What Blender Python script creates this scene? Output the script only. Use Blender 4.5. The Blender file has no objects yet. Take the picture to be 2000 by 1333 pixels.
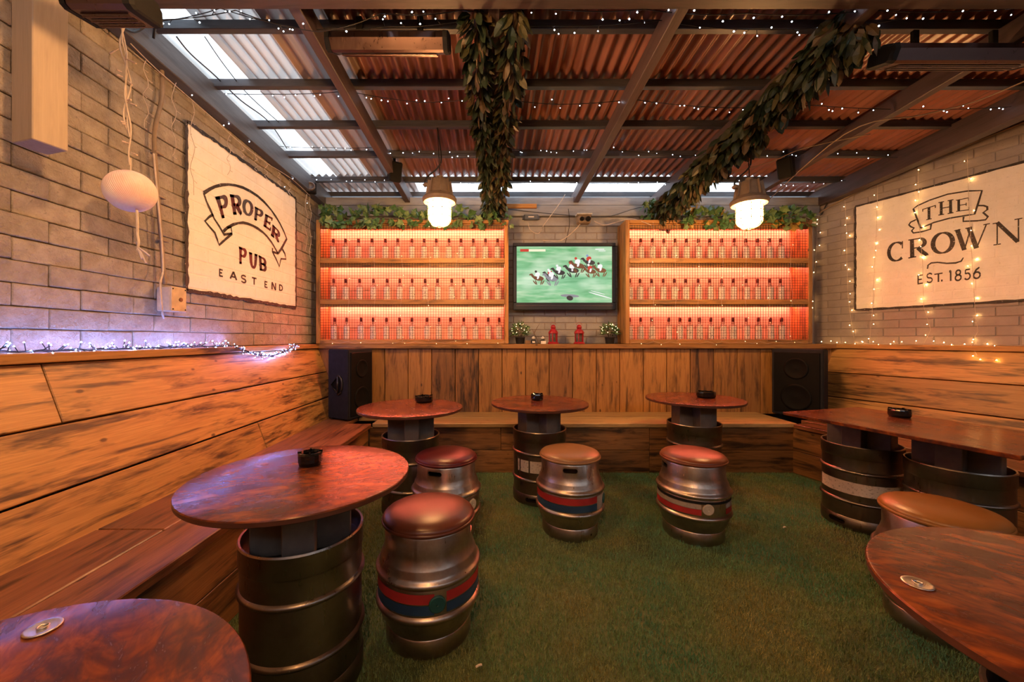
import bpy, bmesh, math, random
import numpy as np
from mathutils import Vector, Matrix
random.seed(7)
SC = bpy.context.scene
COL = SC.collection
F, CXP, CYP, EYE = 750.0, 965.0, 662.0, 1.185     # focal length in pixels, principal point, eye height

# ------------------------------------------------------------------ camera, sky, exposure
cam = bpy.data.cameras.new('camera'); camo = bpy.data.objects.new('camera', cam); COL.objects.link(camo)
camo.location = (0, 0, EYE); camo.rotation_euler = (math.pi/2, 0, 0)
cam.sensor_width = 36; cam.lens = F/2000*36
cam.shift_x = (1000-CXP)/2000; cam.shift_y = -(666.5-CYP)/2000
cam.clip_start = 0.02
SC.camera = camo
w = bpy.data.worlds.new('overcast_sky'); SC.world = w; w.use_nodes = True
bg = w.node_tree.nodes['Background']; bg.inputs[0].default_value = (.80, .90, 1, 1); bg.inputs[1].default_value = 2.1
SC.view_settings.view_transform = 'Standard'; SC.view_settings.look = 'None'
SC.view_settings.exposure = 0.85; SC.view_settings.gamma = 1
WARM = (1, .49, .17)
LAMP_POWER = 140.0
LED_RED = (1, .145, .085); LED_POWER = 95.0
SC.cycles.use_denoising = True
SC.cycles.max_bounces = 6; SC.cycles.diffuse_bounces = 3; SC.cycles.glossy_bounces = 3; SC.cycles.transmission_bounces = 5; SC.cycles.transparent_max_bounces = 6
SC.cycles.caustics_reflective = False; SC.cycles.caustics_refractive = False
SC.cycles.use_adaptive_sampling = True; SC.cycles.adaptive_threshold = .07
SC.cycles.sample_clamp_indirect = 6

# ------------------------------------------------------------------ helpers
def PX(x, y, Y):                      # place at a pixel of the photograph, at real distance Y
    return Vector(((x-CXP)/F*Y, Y, EYE-(y-CYP)/F*Y))
def tag(o, label=None, cat=None, group=None, kind=None):
    if label: o['label'] = label
    if cat: o['category'] = cat
    if group: o['group'] = group
    if kind: o['kind'] = kind
    return o
def empty(name, loc=(0, 0, 0), rz=0, label=None, cat=None, group=None, kind=None):
    o = bpy.data.objects.new(name, None); COL.objects.link(o); o.empty_display_size = .05
    o.location = loc; o.rotation_euler = (0, 0, rz)
    return tag(o, label, cat, group, kind)
def wloc(o):
    v = Vector((0, 0, 0))
    while o is not None:
        v += Vector(o.location); o = o.parent
    return v
def copy_tree(o, parent=None):
    c = o.copy(); COL.objects.link(c); c.parent = parent
    for ch in o.children: copy_tree(ch, c)
    return c
class MB:
    def __init__(s): s.v = []; s.f = []; s.m = []; s.cur = 0
    def add(s, vs, fs):
        b = len(s.v); s.v += [tuple(v) for v in vs]
        for f in fs: s.f.append([b+i for i in f]); s.m.append(s.cur)
        return s
    def box(s, c, d, R=None, ch=0.0):
        x, y, z = d[0]/2, d[1]/2, d[2]/2
        if ch <= 0:
            vs = [(-x,-y,-z),(x,-y,-z),(x,y,-z),(-x,y,-z),(-x,-y,z),(x,-y,z),(x,y,z),(-x,y,z)]
            fs = [(0,3,2,1),(4,5,6,7),(0,1,5,4),(1,2,6,5),(2,3,7,6),(3,0,4,7)]
        else:
            vs = []; idx = {}
            for sx in (-1,1):
                for sy in (-1,1):
                    for sz in (-1,1):
                        for a in range(3):
                            p = [sx*(x-ch), sy*(y-ch), sz*(z-ch)]; p[a] = (sx*x, sy*y, sz*z)[a]
                            idx[(sx,sy,sz,a)] = len(vs); vs.append(tuple(p))
            fs = []
            quad = ((-1,-1),(1,-1),(1,1),(-1,1))
            def key(a, sa, b, sb, c_, sc_, ax):
                k = [0,0,0]; k[a] = sa; k[b] = sb; k[c_] = sc_; return idx[(k[0],k[1],k[2],ax)]
            for a in range(3):
                b, c_ = (a+1)%3, (a+2)%3
                for sa in (-1,1):
                    q = [key(a,sa,b,p,c_,r,a) for p,r in quad]
                    fs.append(q if sa > 0 else q[::-1])
            for a in range(3):
                b, c_ = (a+1)%3, (a+2)%3
                for sb in (-1,1):
                    for sc_ in (-1,1):
                        q = [key(a,-1,b,sb,c_,sc_,b), key(a,1,b,sb,c_,sc_,b), key(a,1,b,sb,c_,sc_,c_), key(a,-1,b,sb,c_,sc_,c_)]
                        fs.append(q if sb*sc_ > 0 else q[::-1])
            for sx in (-1,1):
                for sy in (-1,1):
                    for sz in (-1,1):
                        q = [idx[(sx,sy,sz,a)] for a in range(3)]
                        fs.append(q if sx*sy*sz > 0 else q[::-1])
        c = Vector(c)
        s.add([c + (R @ Vector(v) if R is not None else Vector(v)) for v in vs], fs); return s
    def tube(s, pts, r, n=6, cap=True):
        pts = [Vector(p) for p in pts]; k = len(pts); vs = []; fs = []
        for i, p in enumerate(pts):
            d = (pts[min(i+1,k-1)]-pts[max(i-1,0)])
            d = d.normalized() if d.length > 1e-9 else Vector((0,0,1))
            up = Vector((0,0,1)) if abs(d.z) < .9 else Vector((1,0,0))
            a = d.cross(up).normalized(); b = d.cross(a).normalized()
            rr = r[i] if isinstance(r, (list, tuple)) else r
            for j in range(n):
                t = 2*math.pi*j/n; vs.append(p + a*rr*math.cos(t) + b*rr*math.sin(t))
        for i in range(k-1):
            for j in range(n):
                fs.append((i*n+j, i*n+(j+1)%n, (i+1)*n+(j+1)%n, (i+1)*n+j))
        if cap: fs.append(tuple(range(n))[::-1]); fs.append(tuple((k-1)*n+j for j in range(n)))
        return s.add(vs, fs)
    def lathe(s, prof, n=48, c=(0,0,0), a0=0, a1=2*math.pi):
        full = abs(a1-a0-2*math.pi) < 1e-6; m = n if full else n+1
        vs = []; fs = []
        for (r, z) in prof:
            for j in range(m):
                t = a0+(a1-a0)*j/n; vs.append((c[0]+r*math.cos(t), c[1]+r*math.sin(t), c[2]+z))
        for i in range(len(prof)-1):
            for j in range(n):
                j2 = (j+1) % m
                fs.append((i*m+j, i*m+j2, (i+1)*m+j2, (i+1)*m+j))
        return s.add(vs, fs)
    def octa(s, c, r):
        c = Vector(c); d = [(r,0,0),(-r,0,0),(0,r,0),(0,-r,0),(0,0,r),(0,0,-r)]
        return s.add([c+Vector(x) for x in d], [(0,2,4),(2,1,4),(1,3,4),(3,0,4),(2,0,5),(1,2,5),(3,1,5),(0,3,5)])
    def tetra(s, c, r):
        c = Vector(c); r *= 1.25; d = [(r*.9,0,-r*.4),(-r*.5,r*.8,-r*.4),(-r*.5,-r*.8,-r*.4),(0,0,r)]
        return s.add([c+Vector(x) for x in d], [(0,2,1),(0,1,3),(1,2,3),(2,0,3)])
    def ball(s, c, rx, ry=None, rz=None, n=12, m=8):
        ry = ry or rx; rz = rz or rx
        vs = [(c[0],c[1],c[2]+rz)]; fs = []
        for i in range(1, m):
            p = math.pi*i/m
            for j in range(n):
                t = 2*math.pi*j/n; vs.append((c[0]+rx*math.sin(p)*math.cos(t), c[1]+ry*math.sin(p)*math.sin(t), c[2]+rz*math.cos(p)))
        vs.append((c[0],c[1],c[2]-rz)); e = len(vs)-1
        for j in range(n):
            fs.append((0, 1+j, 1+(j+1)%n)); fs.append((e, e-n+(j+1)%n, e-n+j))
        for i in range(m-2):
            for j in range(n):
                fs.append((1+i*n+j, 1+(i+1)*n+j, 1+(i+1)*n+(j+1)%n, 1+i*n+(j+1)%n))
        return s.add(vs, fs)
    def mesh(s, name, off=(0,0,0), smooth=False):
        me = bpy.data.meshes.new(name); o = Vector(off)
        me.from_pydata([tuple(Vector(v)-o) for v in s.v], [], s.f); me.update()
        if smooth:
            me.polygons.foreach_set('use_smooth', [True]*len(me.polygons))
        return me
    def build(s, name, mat, parent=None, smooth=False, origin=None, local=False, sharp=None):
        base = wloc(parent) if (parent is not None and not local) else Vector((0,0,0))
        org = Vector(origin) if origin is not None else base
        me = s.mesh(name, org if not local else (0,0,0), smooth)
        if sharp is not None: me.set_sharp_from_angle(angle=math.radians(sharp))
        mats = mat if isinstance(mat, (list, tuple)) else [mat]
        for m_ in mats: me.materials.append(m_)
        if len(mats) > 1: me.polygons.foreach_set('material_index', s.m)
        o = bpy.data.objects.new(name, me); COL.objects.link(o)
        if parent is not None: o.parent = parent
        if not local: o.location = org-base
        return o
_cache = {}
def block(name, c, size, R, mat, parent, ch=.003):
    """one plank, brick or batten: its own object, mesh shared between alike pieces; local X is the grain"""
    k = (tuple(round(q, 3) for q in size), mat.name, round(ch, 4))
    if k not in _cache:
        me = MB().box((0,0,0), size, None, ch).mesh(name); me.materials.append(mat); _cache[k] = me
    o = bpy.data.objects.new(name, _cache[k]); COL.objects.link(o)
    M = R.to_4x4() if R is not None else Matrix.Identity(4)
    o.parent = parent
    o.location = Vector(c)-(wloc(parent) if parent is not None else Vector((0,0,0)))
    o.rotation_euler = M.to_euler()
    return o
def frame(x, z):                      # rotation whose columns are x, y, z
    x = Vector(x).normalized(); z = Vector(z).normalized(); y = z.cross(x).normalized(); z = x.cross(y)
    return Matrix((x, y, z)).transposed()
def lerp(a, b, t): return a+(b-a)*t
def catmull(pts, n=8):
    pts = [Vector(p) for p in pts]; out = []
    for i in range(len(pts)-1):
        p0 = pts[max(i-1,0)]; p1 = pts[i]; p2 = pts[i+1]; p3 = pts[min(i+2,len(pts)-1)]
        for k in range(n):
            t = k/n
            out.append(.5*((2*p1)+(p2-p0)*t+(2*p0-5*p1+4*p2-p3)*t*t+(3*p1-p0-3*p2+p3)*t**3))
    out.append(pts[-1]); return out

# ------------------------------------------------------------------ materials
PITCH, AMP = .07, .015               # corrugation of the roof sheets
class NT:
    def __init__(s, name):
        s.mat = bpy.data.materials.new(name); s.mat.use_nodes = True; s.t = s.mat.node_tree
        s.b = s.t.nodes['Principled BSDF']; s.out = s.t.nodes['Material Output']
    def n(s, typ, **kw):
        nd = s.t.nodes.new(typ)
        for k, v in kw.items():
            if k in nd.inputs: nd.inputs[k].default_value = v
            else: setattr(nd, k, v)
        return nd
    def l(s, a, b): s.t.links.new(a, b)
    def coord(s, scale=(1,1,1), rand=True, which='Object'):
        tc = s.n('ShaderNodeTexCoord'); mp = s.n('ShaderNodeMapping'); s.l(tc.outputs[which], mp.inputs[0])
        mp.inputs['Scale'].default_value = scale
        if rand:
            oi = s.n('ShaderNodeObjectInfo'); mu = s.n('ShaderNodeVectorMath', operation='SCALE')
            mu.inputs[0].default_value = (37.1, 17.3, 53.7); s.l(oi.outputs['Random'], mu.inputs['Scale'])
            s.l(mu.outputs[0], mp.inputs['Location'])
        return mp.outputs[0]
    def noise(s, vec, scale, detail=4, rough=.55, dist=0):
        nd = s.n('ShaderNodeTexNoise'); nd.inputs['Scale'].default_value = scale; nd.inputs['Detail'].default_value = min(detail, 4)
        nd.inputs['Roughness'].default_value = rough; nd.inputs['Distortion'].default_value = dist
        if vec is not None: s.l(vec, nd.inputs['Vector'])
        return nd.outputs['Fac']
    def ramp(s, fac, stops):
        nd = s.n('ShaderNodeValToRGB'); e = nd.color_ramp.elements
        while len(e) < len(stops): e.new(.5)
        for el, (p, c) in zip(e, stops):
            el.position = p; el.color = (c, c, c, 1) if isinstance(c, (int, float)) else (*c, 1)
        s.l(fac, nd.inputs[0]); return nd.outputs[0]
    def mix(s, fac, a, b, typ='MIX'):
        nd = s.n('ShaderNodeMix', data_type='RGBA', blend_type=typ)
        for sock, v in ((nd.inputs[0], fac), (nd.inputs[6], a), (nd.inputs[7], b)):
            if isinstance(v, (int, float)): sock.default_value = v
            elif isinstance(v, tuple): sock.default_value = (*v, 1)
            else: s.l(v, sock)
        return nd.outputs[2]
    def bump(s, h, strength=.3, dist=.01):
        nd = s.n('ShaderNodeBump'); nd.inputs['Strength'].default_value = strength; nd.inputs['Distance'].default_value = dist
        s.l(h, nd.inputs['Height']); s.l(nd.outputs[0], s.b.inputs['Normal'])
    def set(s, col=None, rough=None, metal=None, **kw):
        for k, v in (('Base Color', col), ('Roughness', rough), ('Metallic', metal)):
            if v is None: continue
            if isinstance(v, tuple): s.b.inputs[k].default_value = (*v, 1)
            elif isinstance(v, (int, float)): s.b.inputs[k].default_value = v
            else: s.l(v, s.b.inputs[k])
        for k, v in kw.items(): s.b.inputs[k].default_value = v
        return s.mat
def plain(name, col, rough=.5, metal=0, spec=None):
    m = NT(name); v = m.noise(m.coord((1,1,1)), 24, 3)
    c = m.mix(m.ramp(v, [(.3, 0), (.7, 1)]), tuple(q*.82 for q in col), tuple(min(1, q*1.12) for q in col))
    m.set(c, rough, metal)
    if spec is not None: m.b.inputs['Specular IOR Level'].default_value = spec
    return m.mat
def emis(name, col, strength):
    m = NT(name); m.set((0,0,0), .5)
    m.b.inputs['Emission Color'].default_value = (*col, 1); m.b.inputs['Emission Strength'].default_value = strength
    return m.mat
def wood(name, light, mid, dark, stain=.5, rough=.5, knots=True, bump=.25, grain=16):
    m = NT(name); oi = m.n('ShaderNodeObjectInfo')
    v = m.coord((1.3, grain, grain)); vb = m.coord((1, 1, 1))
    g = m.noise(v, 2.0, 6, .6, .3)
    c = m.ramp(g, [(.28, mid), (.5, light), (.74, tuple(q*.80 for q in light))])
    fine = m.noise(m.coord((3, 110, 110)), 1.6, 3)
    c = m.mix(m.ramp(fine, [(.42, .5), (.62, 0)]), c, mid)
    st = m.noise(m.coord((1.5, 11, 11)), 1.6, 6, .68, .35)
    c = m.mix(m.ramp(st, [(.49, 0), (.66, stain)]), c, dark)
    sm = m.noise(m.coord((1.7, 20, 20)), 1.0, 4, .55, .5)
    c = m.mix(m.ramp(sm, [(.60, 0), (.70, stain)]), c, dark)
    if knots:
        vo = m.n('ShaderNodeTexVoronoi'); vo.inputs['Scale'].default_value = 4.2; m.l(m.coord((1, 1.9, 1.9)), vo.inputs['Vector'])
        c = m.mix(m.ramp(vo.outputs['Distance'], [(.045, .8), (.085, 0)]), c, tuple(q*.7 for q in dark))
    br = m.n('ShaderNodeMapRange'); m.l(oi.outputs['Random'], br.inputs[0]); br.inputs[3].default_value = .72; br.inputs[4].default_value = 1.12
    c = m.mix(1.0, c, br.outputs[0], 'MULTIPLY')
    m.set(c, rough); m.bump(m.mix(.5, g, fine), bump, .004)
    return m.mat
def paint_brick(name, a, b, bump=.5, rough=.62, var=.12):
    m = NT(name); v = m.coord((1,1,1)); big = m.noise(v, 13, 6, .68); fine = m.noise(v, 70, 4, .65)
    c = m.ramp(big, [(.3, a), (.65, b)])
    c = m.mix(m.ramp(fine, [(.62, 0), (.72, .45)]), c, tuple(q*.45 for q in a))
    oi = m.n('ShaderNodeObjectInfo'); br = m.n('ShaderNodeMapRange'); m.l(oi.outputs['Random'], br.inputs[0]); br.inputs[3].default_value = 1-var; br.inputs[4].default_value = 1+var*.8
    c = m.mix(1.0, c, br.outputs[0], 'MULTIPLY')
    m.set(c, rough); m.bump(m.mix(.4, big, fine), bump, .012 if bump < .7 else .022)
    return m.mat
def steel(name, tint=(.26,.22,.19), dirt=.7):
    m = NT(name); v = m.coord((1,1,1)); a = m.noise(v, 7, 6, .65); s2 = m.noise(m.coord((40,40,3)), 3, 3)
    c = m.mix(m.ramp(a, [(.42, 0), (.72, dirt)]), tint, (.16,.12,.10))
    r = m.ramp(m.mix(.5, a, s2), [(.3, .22), (.75, .52)])
    m.set(c, r, 1.0); m.bump(m.mix(.5, a, s2), .07, .004)
    return m.mat
def leather(name, col):
    m = NT(name); vo = m.n('ShaderNodeTexVoronoi'); vo.inputs['Scale'].default_value = 260; m.l(m.coord((1,1,1)), vo.inputs['Vector'])
    n = m.noise(m.coord((1,1,1)), 6, 3)
    m.set(m.mix(m.ramp(n, [(.3, 0), (.7, 1)]), tuple(q*.8 for q in col), col), .34); m.bump(vo.outputs['Distance'], .05, .002); return m.mat

OLD = wood('scaffold_board_wood', (.56,.31,.098), (.36,.18,.05), (.045,.022,.010), .9, .46)
OLD2 = wood('dark_scaffold_board_wood', (.34,.16,.054), (.19,.085,.030), (.022,.012,.007), .9, .5)
SEATW = wood('worn_seat_wood', (.30,.125,.055), (.16,.06,.028), (.03,.013,.008), .85, .34)
SEATB = wood('pale_seat_wood', (.52,.35,.16), (.40,.24,.10), (.10,.05,.02), .4, .42)
PINE = wood('cabinet_pine', (.50,.25,.072), (.34,.15,.044), (.055,.025,.010), .7, .5)
BOARD = wood('bay_back_board', (.66,.55,.44), (.55,.42,.32), (.25,.13,.08), .3, .6, knots=False)
GREYT = wood('grey_painted_timber', (.085,.088,.105), (.062,.064,.078), (.022,.022,.026), .5, .5, knots=False, bump=.15)
BEAMT = wood('brown_grey_timber', (.10,.068,.07), (.075,.05,.053), (.026,.018,.019), .5, .5, knots=False, bump=.15)
POST = wood('painted_post_timber', (.58,.47,.36), (.52,.42,.32), (.30,.22,.16), .25, .6, knots=False, bump=.08)
PLY = plain('grey_plywood', (.16,.125,.105), .6)
BRL = paint_brick('grey_beige_painted_brick', (.27,.225,.18), (.41,.36,.30), 1.0)
BRR = paint_brick('smooth_mauve_painted_brick', (.29,.25,.245), (.34,.295,.285), .22, var=.03)
BRB = paint_brick('slate_painted_brick', (.30,.30,.33), (.36,.36,.39), .25, var=.05)  # tone lightened to carry the daylight falling from the roof gap
MORT = paint_brick('painted_mortar', (.25,.21,.17), (.36,.315,.265), .8)
MORR = paint_brick('smooth_mortar', (.27,.232,.228), (.31,.268,.26), .2, var=.03)
FASC = wood('daylit_grey_fascia_timber', (.36,.37,.40), (.30,.31,.34), (.12,.12,.13), .4, .55, knots=False, bump=.1)  # lighter grey paints daylight from the roof gap into these boards
SIGNW = paint_brick('white_masonry_paint', (.78,.74,.68), (.84,.80,.75), .3)
def worn(name, a, b, under=(.80,.76,.70), amt=.62):
    m = NT(name); v = m.coord((1,1,1), False); n1 = m.noise(v, 5, 3); n2 = m.noise(v, 85, 4, .7)
    c = m.mix(m.ramp(n1, [(.42, 0), (.58, 1)]), a, b)
    c = m.mix(m.ramp(n2, [(amt, 0), (amt+.06, .75)]), c, under); return m.set(c, .6)
INK = worn('worn_black_paint', (.018,.014,.014), (.045,.03,.028))
INKP = worn('worn_blue_red_paint', (.06,.065,.09), (.10,.014,.018), amt=.66)
INKR = worn('worn_dark_red_paint', (.11,.012,.016), (.05,.012,.014), amt=.66)
BLACK = plain('black_plastic', (.012,.012,.013), .35)
MATTE = plain('black_matte', (.009,.009,.010), .75, spec=.25)
CARPET = plain('speaker_carpet', (.018,.019,.026), .9, spec=.2)
GRILL = plain('speaker_grille', (.004,.004,.004), .7, spec=.15)
RUBBERW = plain('cable_black', (.010,.010,.011), .5)
WHITEW = plain('cable_cream', (.62,.52,.44), .5)
TANCAB = plain('cable_tan', (.30,.22,.15), .55)
STEEL = steel('keg_steel'); STEEL2 = steel('cask_steel', (.50,.42,.365), .6); CHROME = steel('heater_steel', (.13,.085,.08), .3)
GLASSB = NT('black_glass').set((.006,.006,.007), .06)
MAT_L = {k: leather('leather_'+k, c) for k, c in dict(oxblood=(.10,.010,.013), brown=(.10,.028,.016), tan=(.30,.15,.065), rust=(.18,.05,.02), ochre=(.30,.13,.032)).items()}
def tabletop_mat():
    m = NT('rust_mottled_tabletop'); v = m.coord((1,1.6,1)); a = m.noise(v, 5.5, 8, .68, 1.4); b = m.noise(m.coord((1,2.6,1)), 13, 6, .65, .8)
    c = m.ramp(a, [(.30, (.022,.010,.009)), (.44, (.10,.024,.011)), (.56, (.20,.050,.014)), (.72, (.31,.092,.024))])
    c = m.mix(m.ramp(b, [(.40, .7), (.58, 0)]), c, (.045,.018,.014))
    m.b.inputs['Specular IOR Level'].default_value = .24
    m.set(c, m.ramp(b, [(.3, .30), (.7, .16)])); m.bump(b, .02, .003); return m.mat
TTOP = tabletop_mat()
TEDGE = plain('tabletop_edge', (.10,.035,.022), .45)
def sheet_mat(name, col, trans, rough=.4):
    m = NT(name); n = m.noise(m.coord((4,.6,1)), 3, 5, .6)
    c = m.mix(m.ramp(n, [(.35, 0), (.7, .6)]), col, tuple(q*.55 for q in col))
    m.set(c, rough)
    if trans > 0:
        tr = m.n('ShaderNodeBsdfTranslucent'); m.l(c, tr.inputs[0])
        tp = m.n('ShaderNodeBsdfTransparent'); mx = m.n('ShaderNodeMixShader'); mx.inputs[0].default_value = .35
        m.l(tr.outputs[0], mx.inputs[1]); m.l(tp.outputs[0], mx.inputs[2])
        m2 = m.n('ShaderNodeMixShader')
        if trans < .5:
            w_ = m.n('ShaderNodeTexWave', wave_type='BANDS', bands_direction='X'); w_.inputs['Scale'].default_value = 2*math.pi/PITCH/20; w_.inputs['Distortion'].default_value = .6; w_.inputs['Detail'].default_value = 1
            m.l(m.coord((1,1,1), False), w_.inputs['Vector'])
            m.l(m.ramp(w_.outputs['Fac'], [(.15, trans*.25), (.85, trans*1.5)]), m2.inputs[0])
        else: m2.inputs[0].default_value = trans
        m.l(m.b.outputs[0], m2.inputs[1]); m.l(mx.outputs[0], m2.inputs[2]); m.l(m2.outputs[0], m.out.inputs[0])
    return m.mat
SH_OPQ = sheet_mat('brown_corrugated_sheet', (.34,.135,.09), 0, .30)
SH_MILK = sheet_mat('milky_corrugated_sheet', (.50,.45,.42), .17)
SH_TINT = sheet_mat('tinted_corrugated_sheet', (.36,.24,.19), .035)
SH_CLEAR = sheet_mat('clear_corrugated_sheet', (.85,.88,.9), .72)
LEAFM = []
for nm, c in (('dark_leaf', (.022,.038,.020)), ('olive_leaf', (.060,.058,.022)), ('brown_leaf', (.085,.055,.026)), ('ivy_leaf', (.065,.16,.055)), ('pale_ivy_leaf', (.17,.27,.11)), ('yellow_leaf', (.40,.26,.05))):
    LEAFM.append(plain(nm, c, .5))
LED_W = emis('cool_led', (.72,.84,1), 9); LED_L = emis('ledge_cool_led', (.20,.33,1), 330); LED_G = emis('warm_led', (1,.52,.16), 70); LED_S = emis('warm_led_small', (1,.62,.28), 9)
for m_ in (LED_W, LED_S): m_.cycles.emission_sampling = 'NONE'
STRIP = emis('red_led_strip', LED_RED, LED_POWER)
JAR = emis('glowing_lamp_jar', WARM, LAMP_POWER)

# ------------------------------------------------------------------ the shell
def slab(name, pts, z0, z1, mat):     # vertical wall slab over a plan polygon
    n = len(pts); b = MB(); b.add([(p[0],p[1],z0) for p in pts]+[(p[0],p[1],z1) for p in pts],
        [tuple(range(n))[::-1], tuple(range(n,2*n))]+[(i,(i+1)%n,n+(i+1)%n,n+i) for i in range(n)])
    return tag(b.build(name, mat), kind='structure')
XL, YB = -1.87, 4.15
tR = math.hypot(.353, 1); DR = Vector((.353,-1,0))/tR; NR = Vector((-1,-.353,0))/tR; OR = Vector((3.46, YB, 0))
def WR(s, z, off=0): return OR + DR*s + NR*off + Vector((0,0,z))
def WL(s, z, off=0): return Vector((XL+off, s, z))
def WBk(s, z, off=0): return Vector((s, YB-off, z))
def wl_px(x, y, off=0):
    Y = (XL+off)*F/(x-CXP); return Y, EYE-(y-CYP)/F*Y
def wr_px(x, y):
    k = (x-CXP)/F; t = (k*YB-3.46)/(.353+k); Y = YB-t; return t*tR, EYE-(y-CYP)/F*Y
fl = MB().add([(-2.2,-2,0),(5.6,-2,0),(5.6,4.4,0),(-2.2,4.4,0),(-2.2,-2,-.1),(5.6,-2,-.1),(5.6,4.4,-.1),(-2.2,4.4,-.1)],
              [(0,1,2,3),(7,6,5,4),(0,4,5,1),(1,5,6,2),(2,6,7,3),(3,7,4,0)])
m = NT('turf_backing'); n = m.noise(m.coord((1,1,1)), 60, 5, .7)
floor = tag(fl.build('floor', m.set(m.ramp(n, [(.3, (.045,.070,.028)), (.7, (.11,.15,.06))]), .9)), kind='structure')
wl = slab('wall_left', [(XL-.012,-2),(XL-.012,4.4),(XL-.25,4.4),(XL-.25,-2)], 0, 3.0, MORT)
wb = slab('wall_back', [(XL-.25,YB+.006),(3.8,YB+.006),(3.8,YB+.25),(XL-.25,YB+.25)], 0, 2.60, MORR)
e0 = OR-NR*.006; e1 = OR+DR*6.2-NR*.006
wr = slab('wall_right', [tuple(e0), tuple(e0-NR*.25), tuple(e1-NR*.25), tuple(e1)], 0, 3.2, MORR)
def brick_wall(parent, P, d, nrm, s0, s1, z0, z1, mat, proud, jit, bl=.225, bh=.075, gap=.010):
    R0 = frame(d, nrm); row = 0; z = z0; cnt = 0
    while z < z1-.03:
        s = s0-(row % 2)*bl/2
        while s < s1:
            a, b = max(s, s0), min(s+bl-gap, s1)
            if b-a > .04:
                wq = round((b-a)/.02)*.02 if b-a < bl-gap-.001 else bl-gap
                rr = jit > .001
                block('brick', P((a+b)/2, z+(bh-gap)/2+random.uniform(-.0015,.0015)*rr, proud/2-.01+random.uniform(-jit, jit)), (min(b-a, wq), bh-gap-(.002*random.randint(0,1) if rr else 0), proud+.02), R0 @ Matrix.Rotation(random.uniform(-.012,.012)*rr, 3, 'Z') @ Matrix.Rotation(random.uniform(-.01,.01)*rr, 3, 'Y'), mat, parent, .0035 if rr else .003)
                cnt += 1
            s += bl
        z += bh; row += 1
    return cnt
brick_wall(wl, WL, (0,1,0), (1,0,0), 1.24, 4.14, 1.135, 2.80, BRL, .002, .0026, .25, .09, .0032)
brick_wall(wr, WR, DR, NR, .02, 1.52, 1.135, 3.1, BRR, .0, .0006, gap=.006)
brick_wall(wb, WBk, (1,0,0), (0,-1,0), .10, 1.42, 1.135, 2.42, BRB, .0, .0006)
# back fascia timbers on the wall head
tr0 = empty('trim_4', (0, YB, 2.4), kind='structure')
block('fascia_board', ((XL+3.46)/2, 4.105, 2.647), (3.46-XL, .05, .085), None, FASC, tr0, .004)
block('fascia_board', ((XL+3.46)/2, 4.11, 2.545), (3.46-XL, .07, .11), None, FASC, tr0, .004)
block('fascia_board', ((XL+3.46)/2, 4.125, 2.44), (3.46-XL, .03, .09), None, BRB, tr0, .003)
# front side of the yard, behind the camera: plain unseen wall, kept low to let cool skylight in
wf = slab('wall_front', [(XL-.25,-2.0),(5.8,-2.0),(5.8,-2.25),(XL-.25,-2.25)], 0, 2.50, MORR)

# ------------------------------------------------------------------ roof
SL = .03; H0 = 1.735
def roofz(Y): return EYE+H0-SL*Y         # underside of the sheets
def UR(x, y, drop=.015): return PX(x, y, (H0-drop)/((CYP-y)/F+SL))
ceil = empty('ceiling', (0, 0, roofz(0)), kind='structure')
def sheet(x0, x1, y0, y1, mat, lift=0):
    b = MB(); k = max(4, int(round((x1-x0)/PITCH*8))); vs = []
    for j, Y in enumerate((y0, y1)):
        for i in range(k+1):
            X = lerp(x0, x1, i/k); vs.append((X, Y, roofz(Y)+AMP+lift+AMP*math.cos(2*math.pi*X/PITCH)))
    b.add(vs, [(i, i+1, k+1+i+1, k+1+i) for i in range(k)])
    return b.build('roof_sheet', mat, ceil, smooth=True, origin=((x0+x1)/2, (y0+y1)/2, roofz(0)))
xs = [-1.92, -1.57, -1.22, -.87] ; mats = [SH_CLEAR, SH_MILK, SH_TINT]
X = -.87
while X < 5.4: xs.append(X+.63); mats.append(SH_OPQ); X += .63
for i in range(len(xs)-1):
    sheet(xs[i], xs[i+1]+.035, -2.2, 1.2, SH_OPQ, lift=.001*(i % 2))
    sheet(xs[i], xs[i+1]+.035, 1.15, 3.86, mats[i], lift=.001*(i % 2))
    back = SH_OPQ if (xs[i+1] < -.8 or xs[i] > 2.6) else SH_CLEAR
    if xs[i] < 3.6: sheet(xs[i], xs[i+1]+.035, 3.84, 4.36, SH_TINT if xs[i+1] < -.8 else back, lift=.003+.001*(i % 2))
for Y in (-.6, .2, .9, 1.55, 2.01, 2.45, 2.892, 3.334, 3.83, 4.20):
    block('purlin', (1.55, Y+.02, roofz(Y)-.025), (7.0, .04, .05), None, GREYT, ceil, .003)
ang = math.atan(SL)
def rafter(X, wd, dp, drop, mat, y0=-2.1, y1=4.25):
    ym = (y0+y1)/2; R = frame((0, math.cos(ang), -math.sin(ang)), (0, math.sin(ang), math.cos(ang)))
    return block('rafter', (X, ym, roofz(ym)-drop-dp/2), ((y1-y0)/math.cos(ang), wd, dp), R, mat, ceil, .004)
for X in (-.92, 0, .87, 1.75, 2.67): rafter(X, .055, .115, .05, BEAMT)
rafter(-1.825, .075, .16, .03, GREYT)
rafter(3.49, .09, .17, .03, BEAMT)
hdr = empty('trim_5', (0, 1.72, 2.7), kind='structure')
block('header_beam', (1.5, 1.70, 2.755), (6.9, .09, .15), None, BEAMT, hdr, .005)
post = block('timber_post', (-1.741, 1.474, 2.395), (.95, .12, .10), Matrix.Rotation(-.26, 3, 'Z') @ frame((0,0,1), (0,1,0)), POST, None, .003)
tag(post, 'cut-off painted timber post hanging down the left brick wall', 'post')

# ------------------------------------------------------------------ panelling and benches
LZ = 1.13; SZ = .44
LEAN = .24

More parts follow.
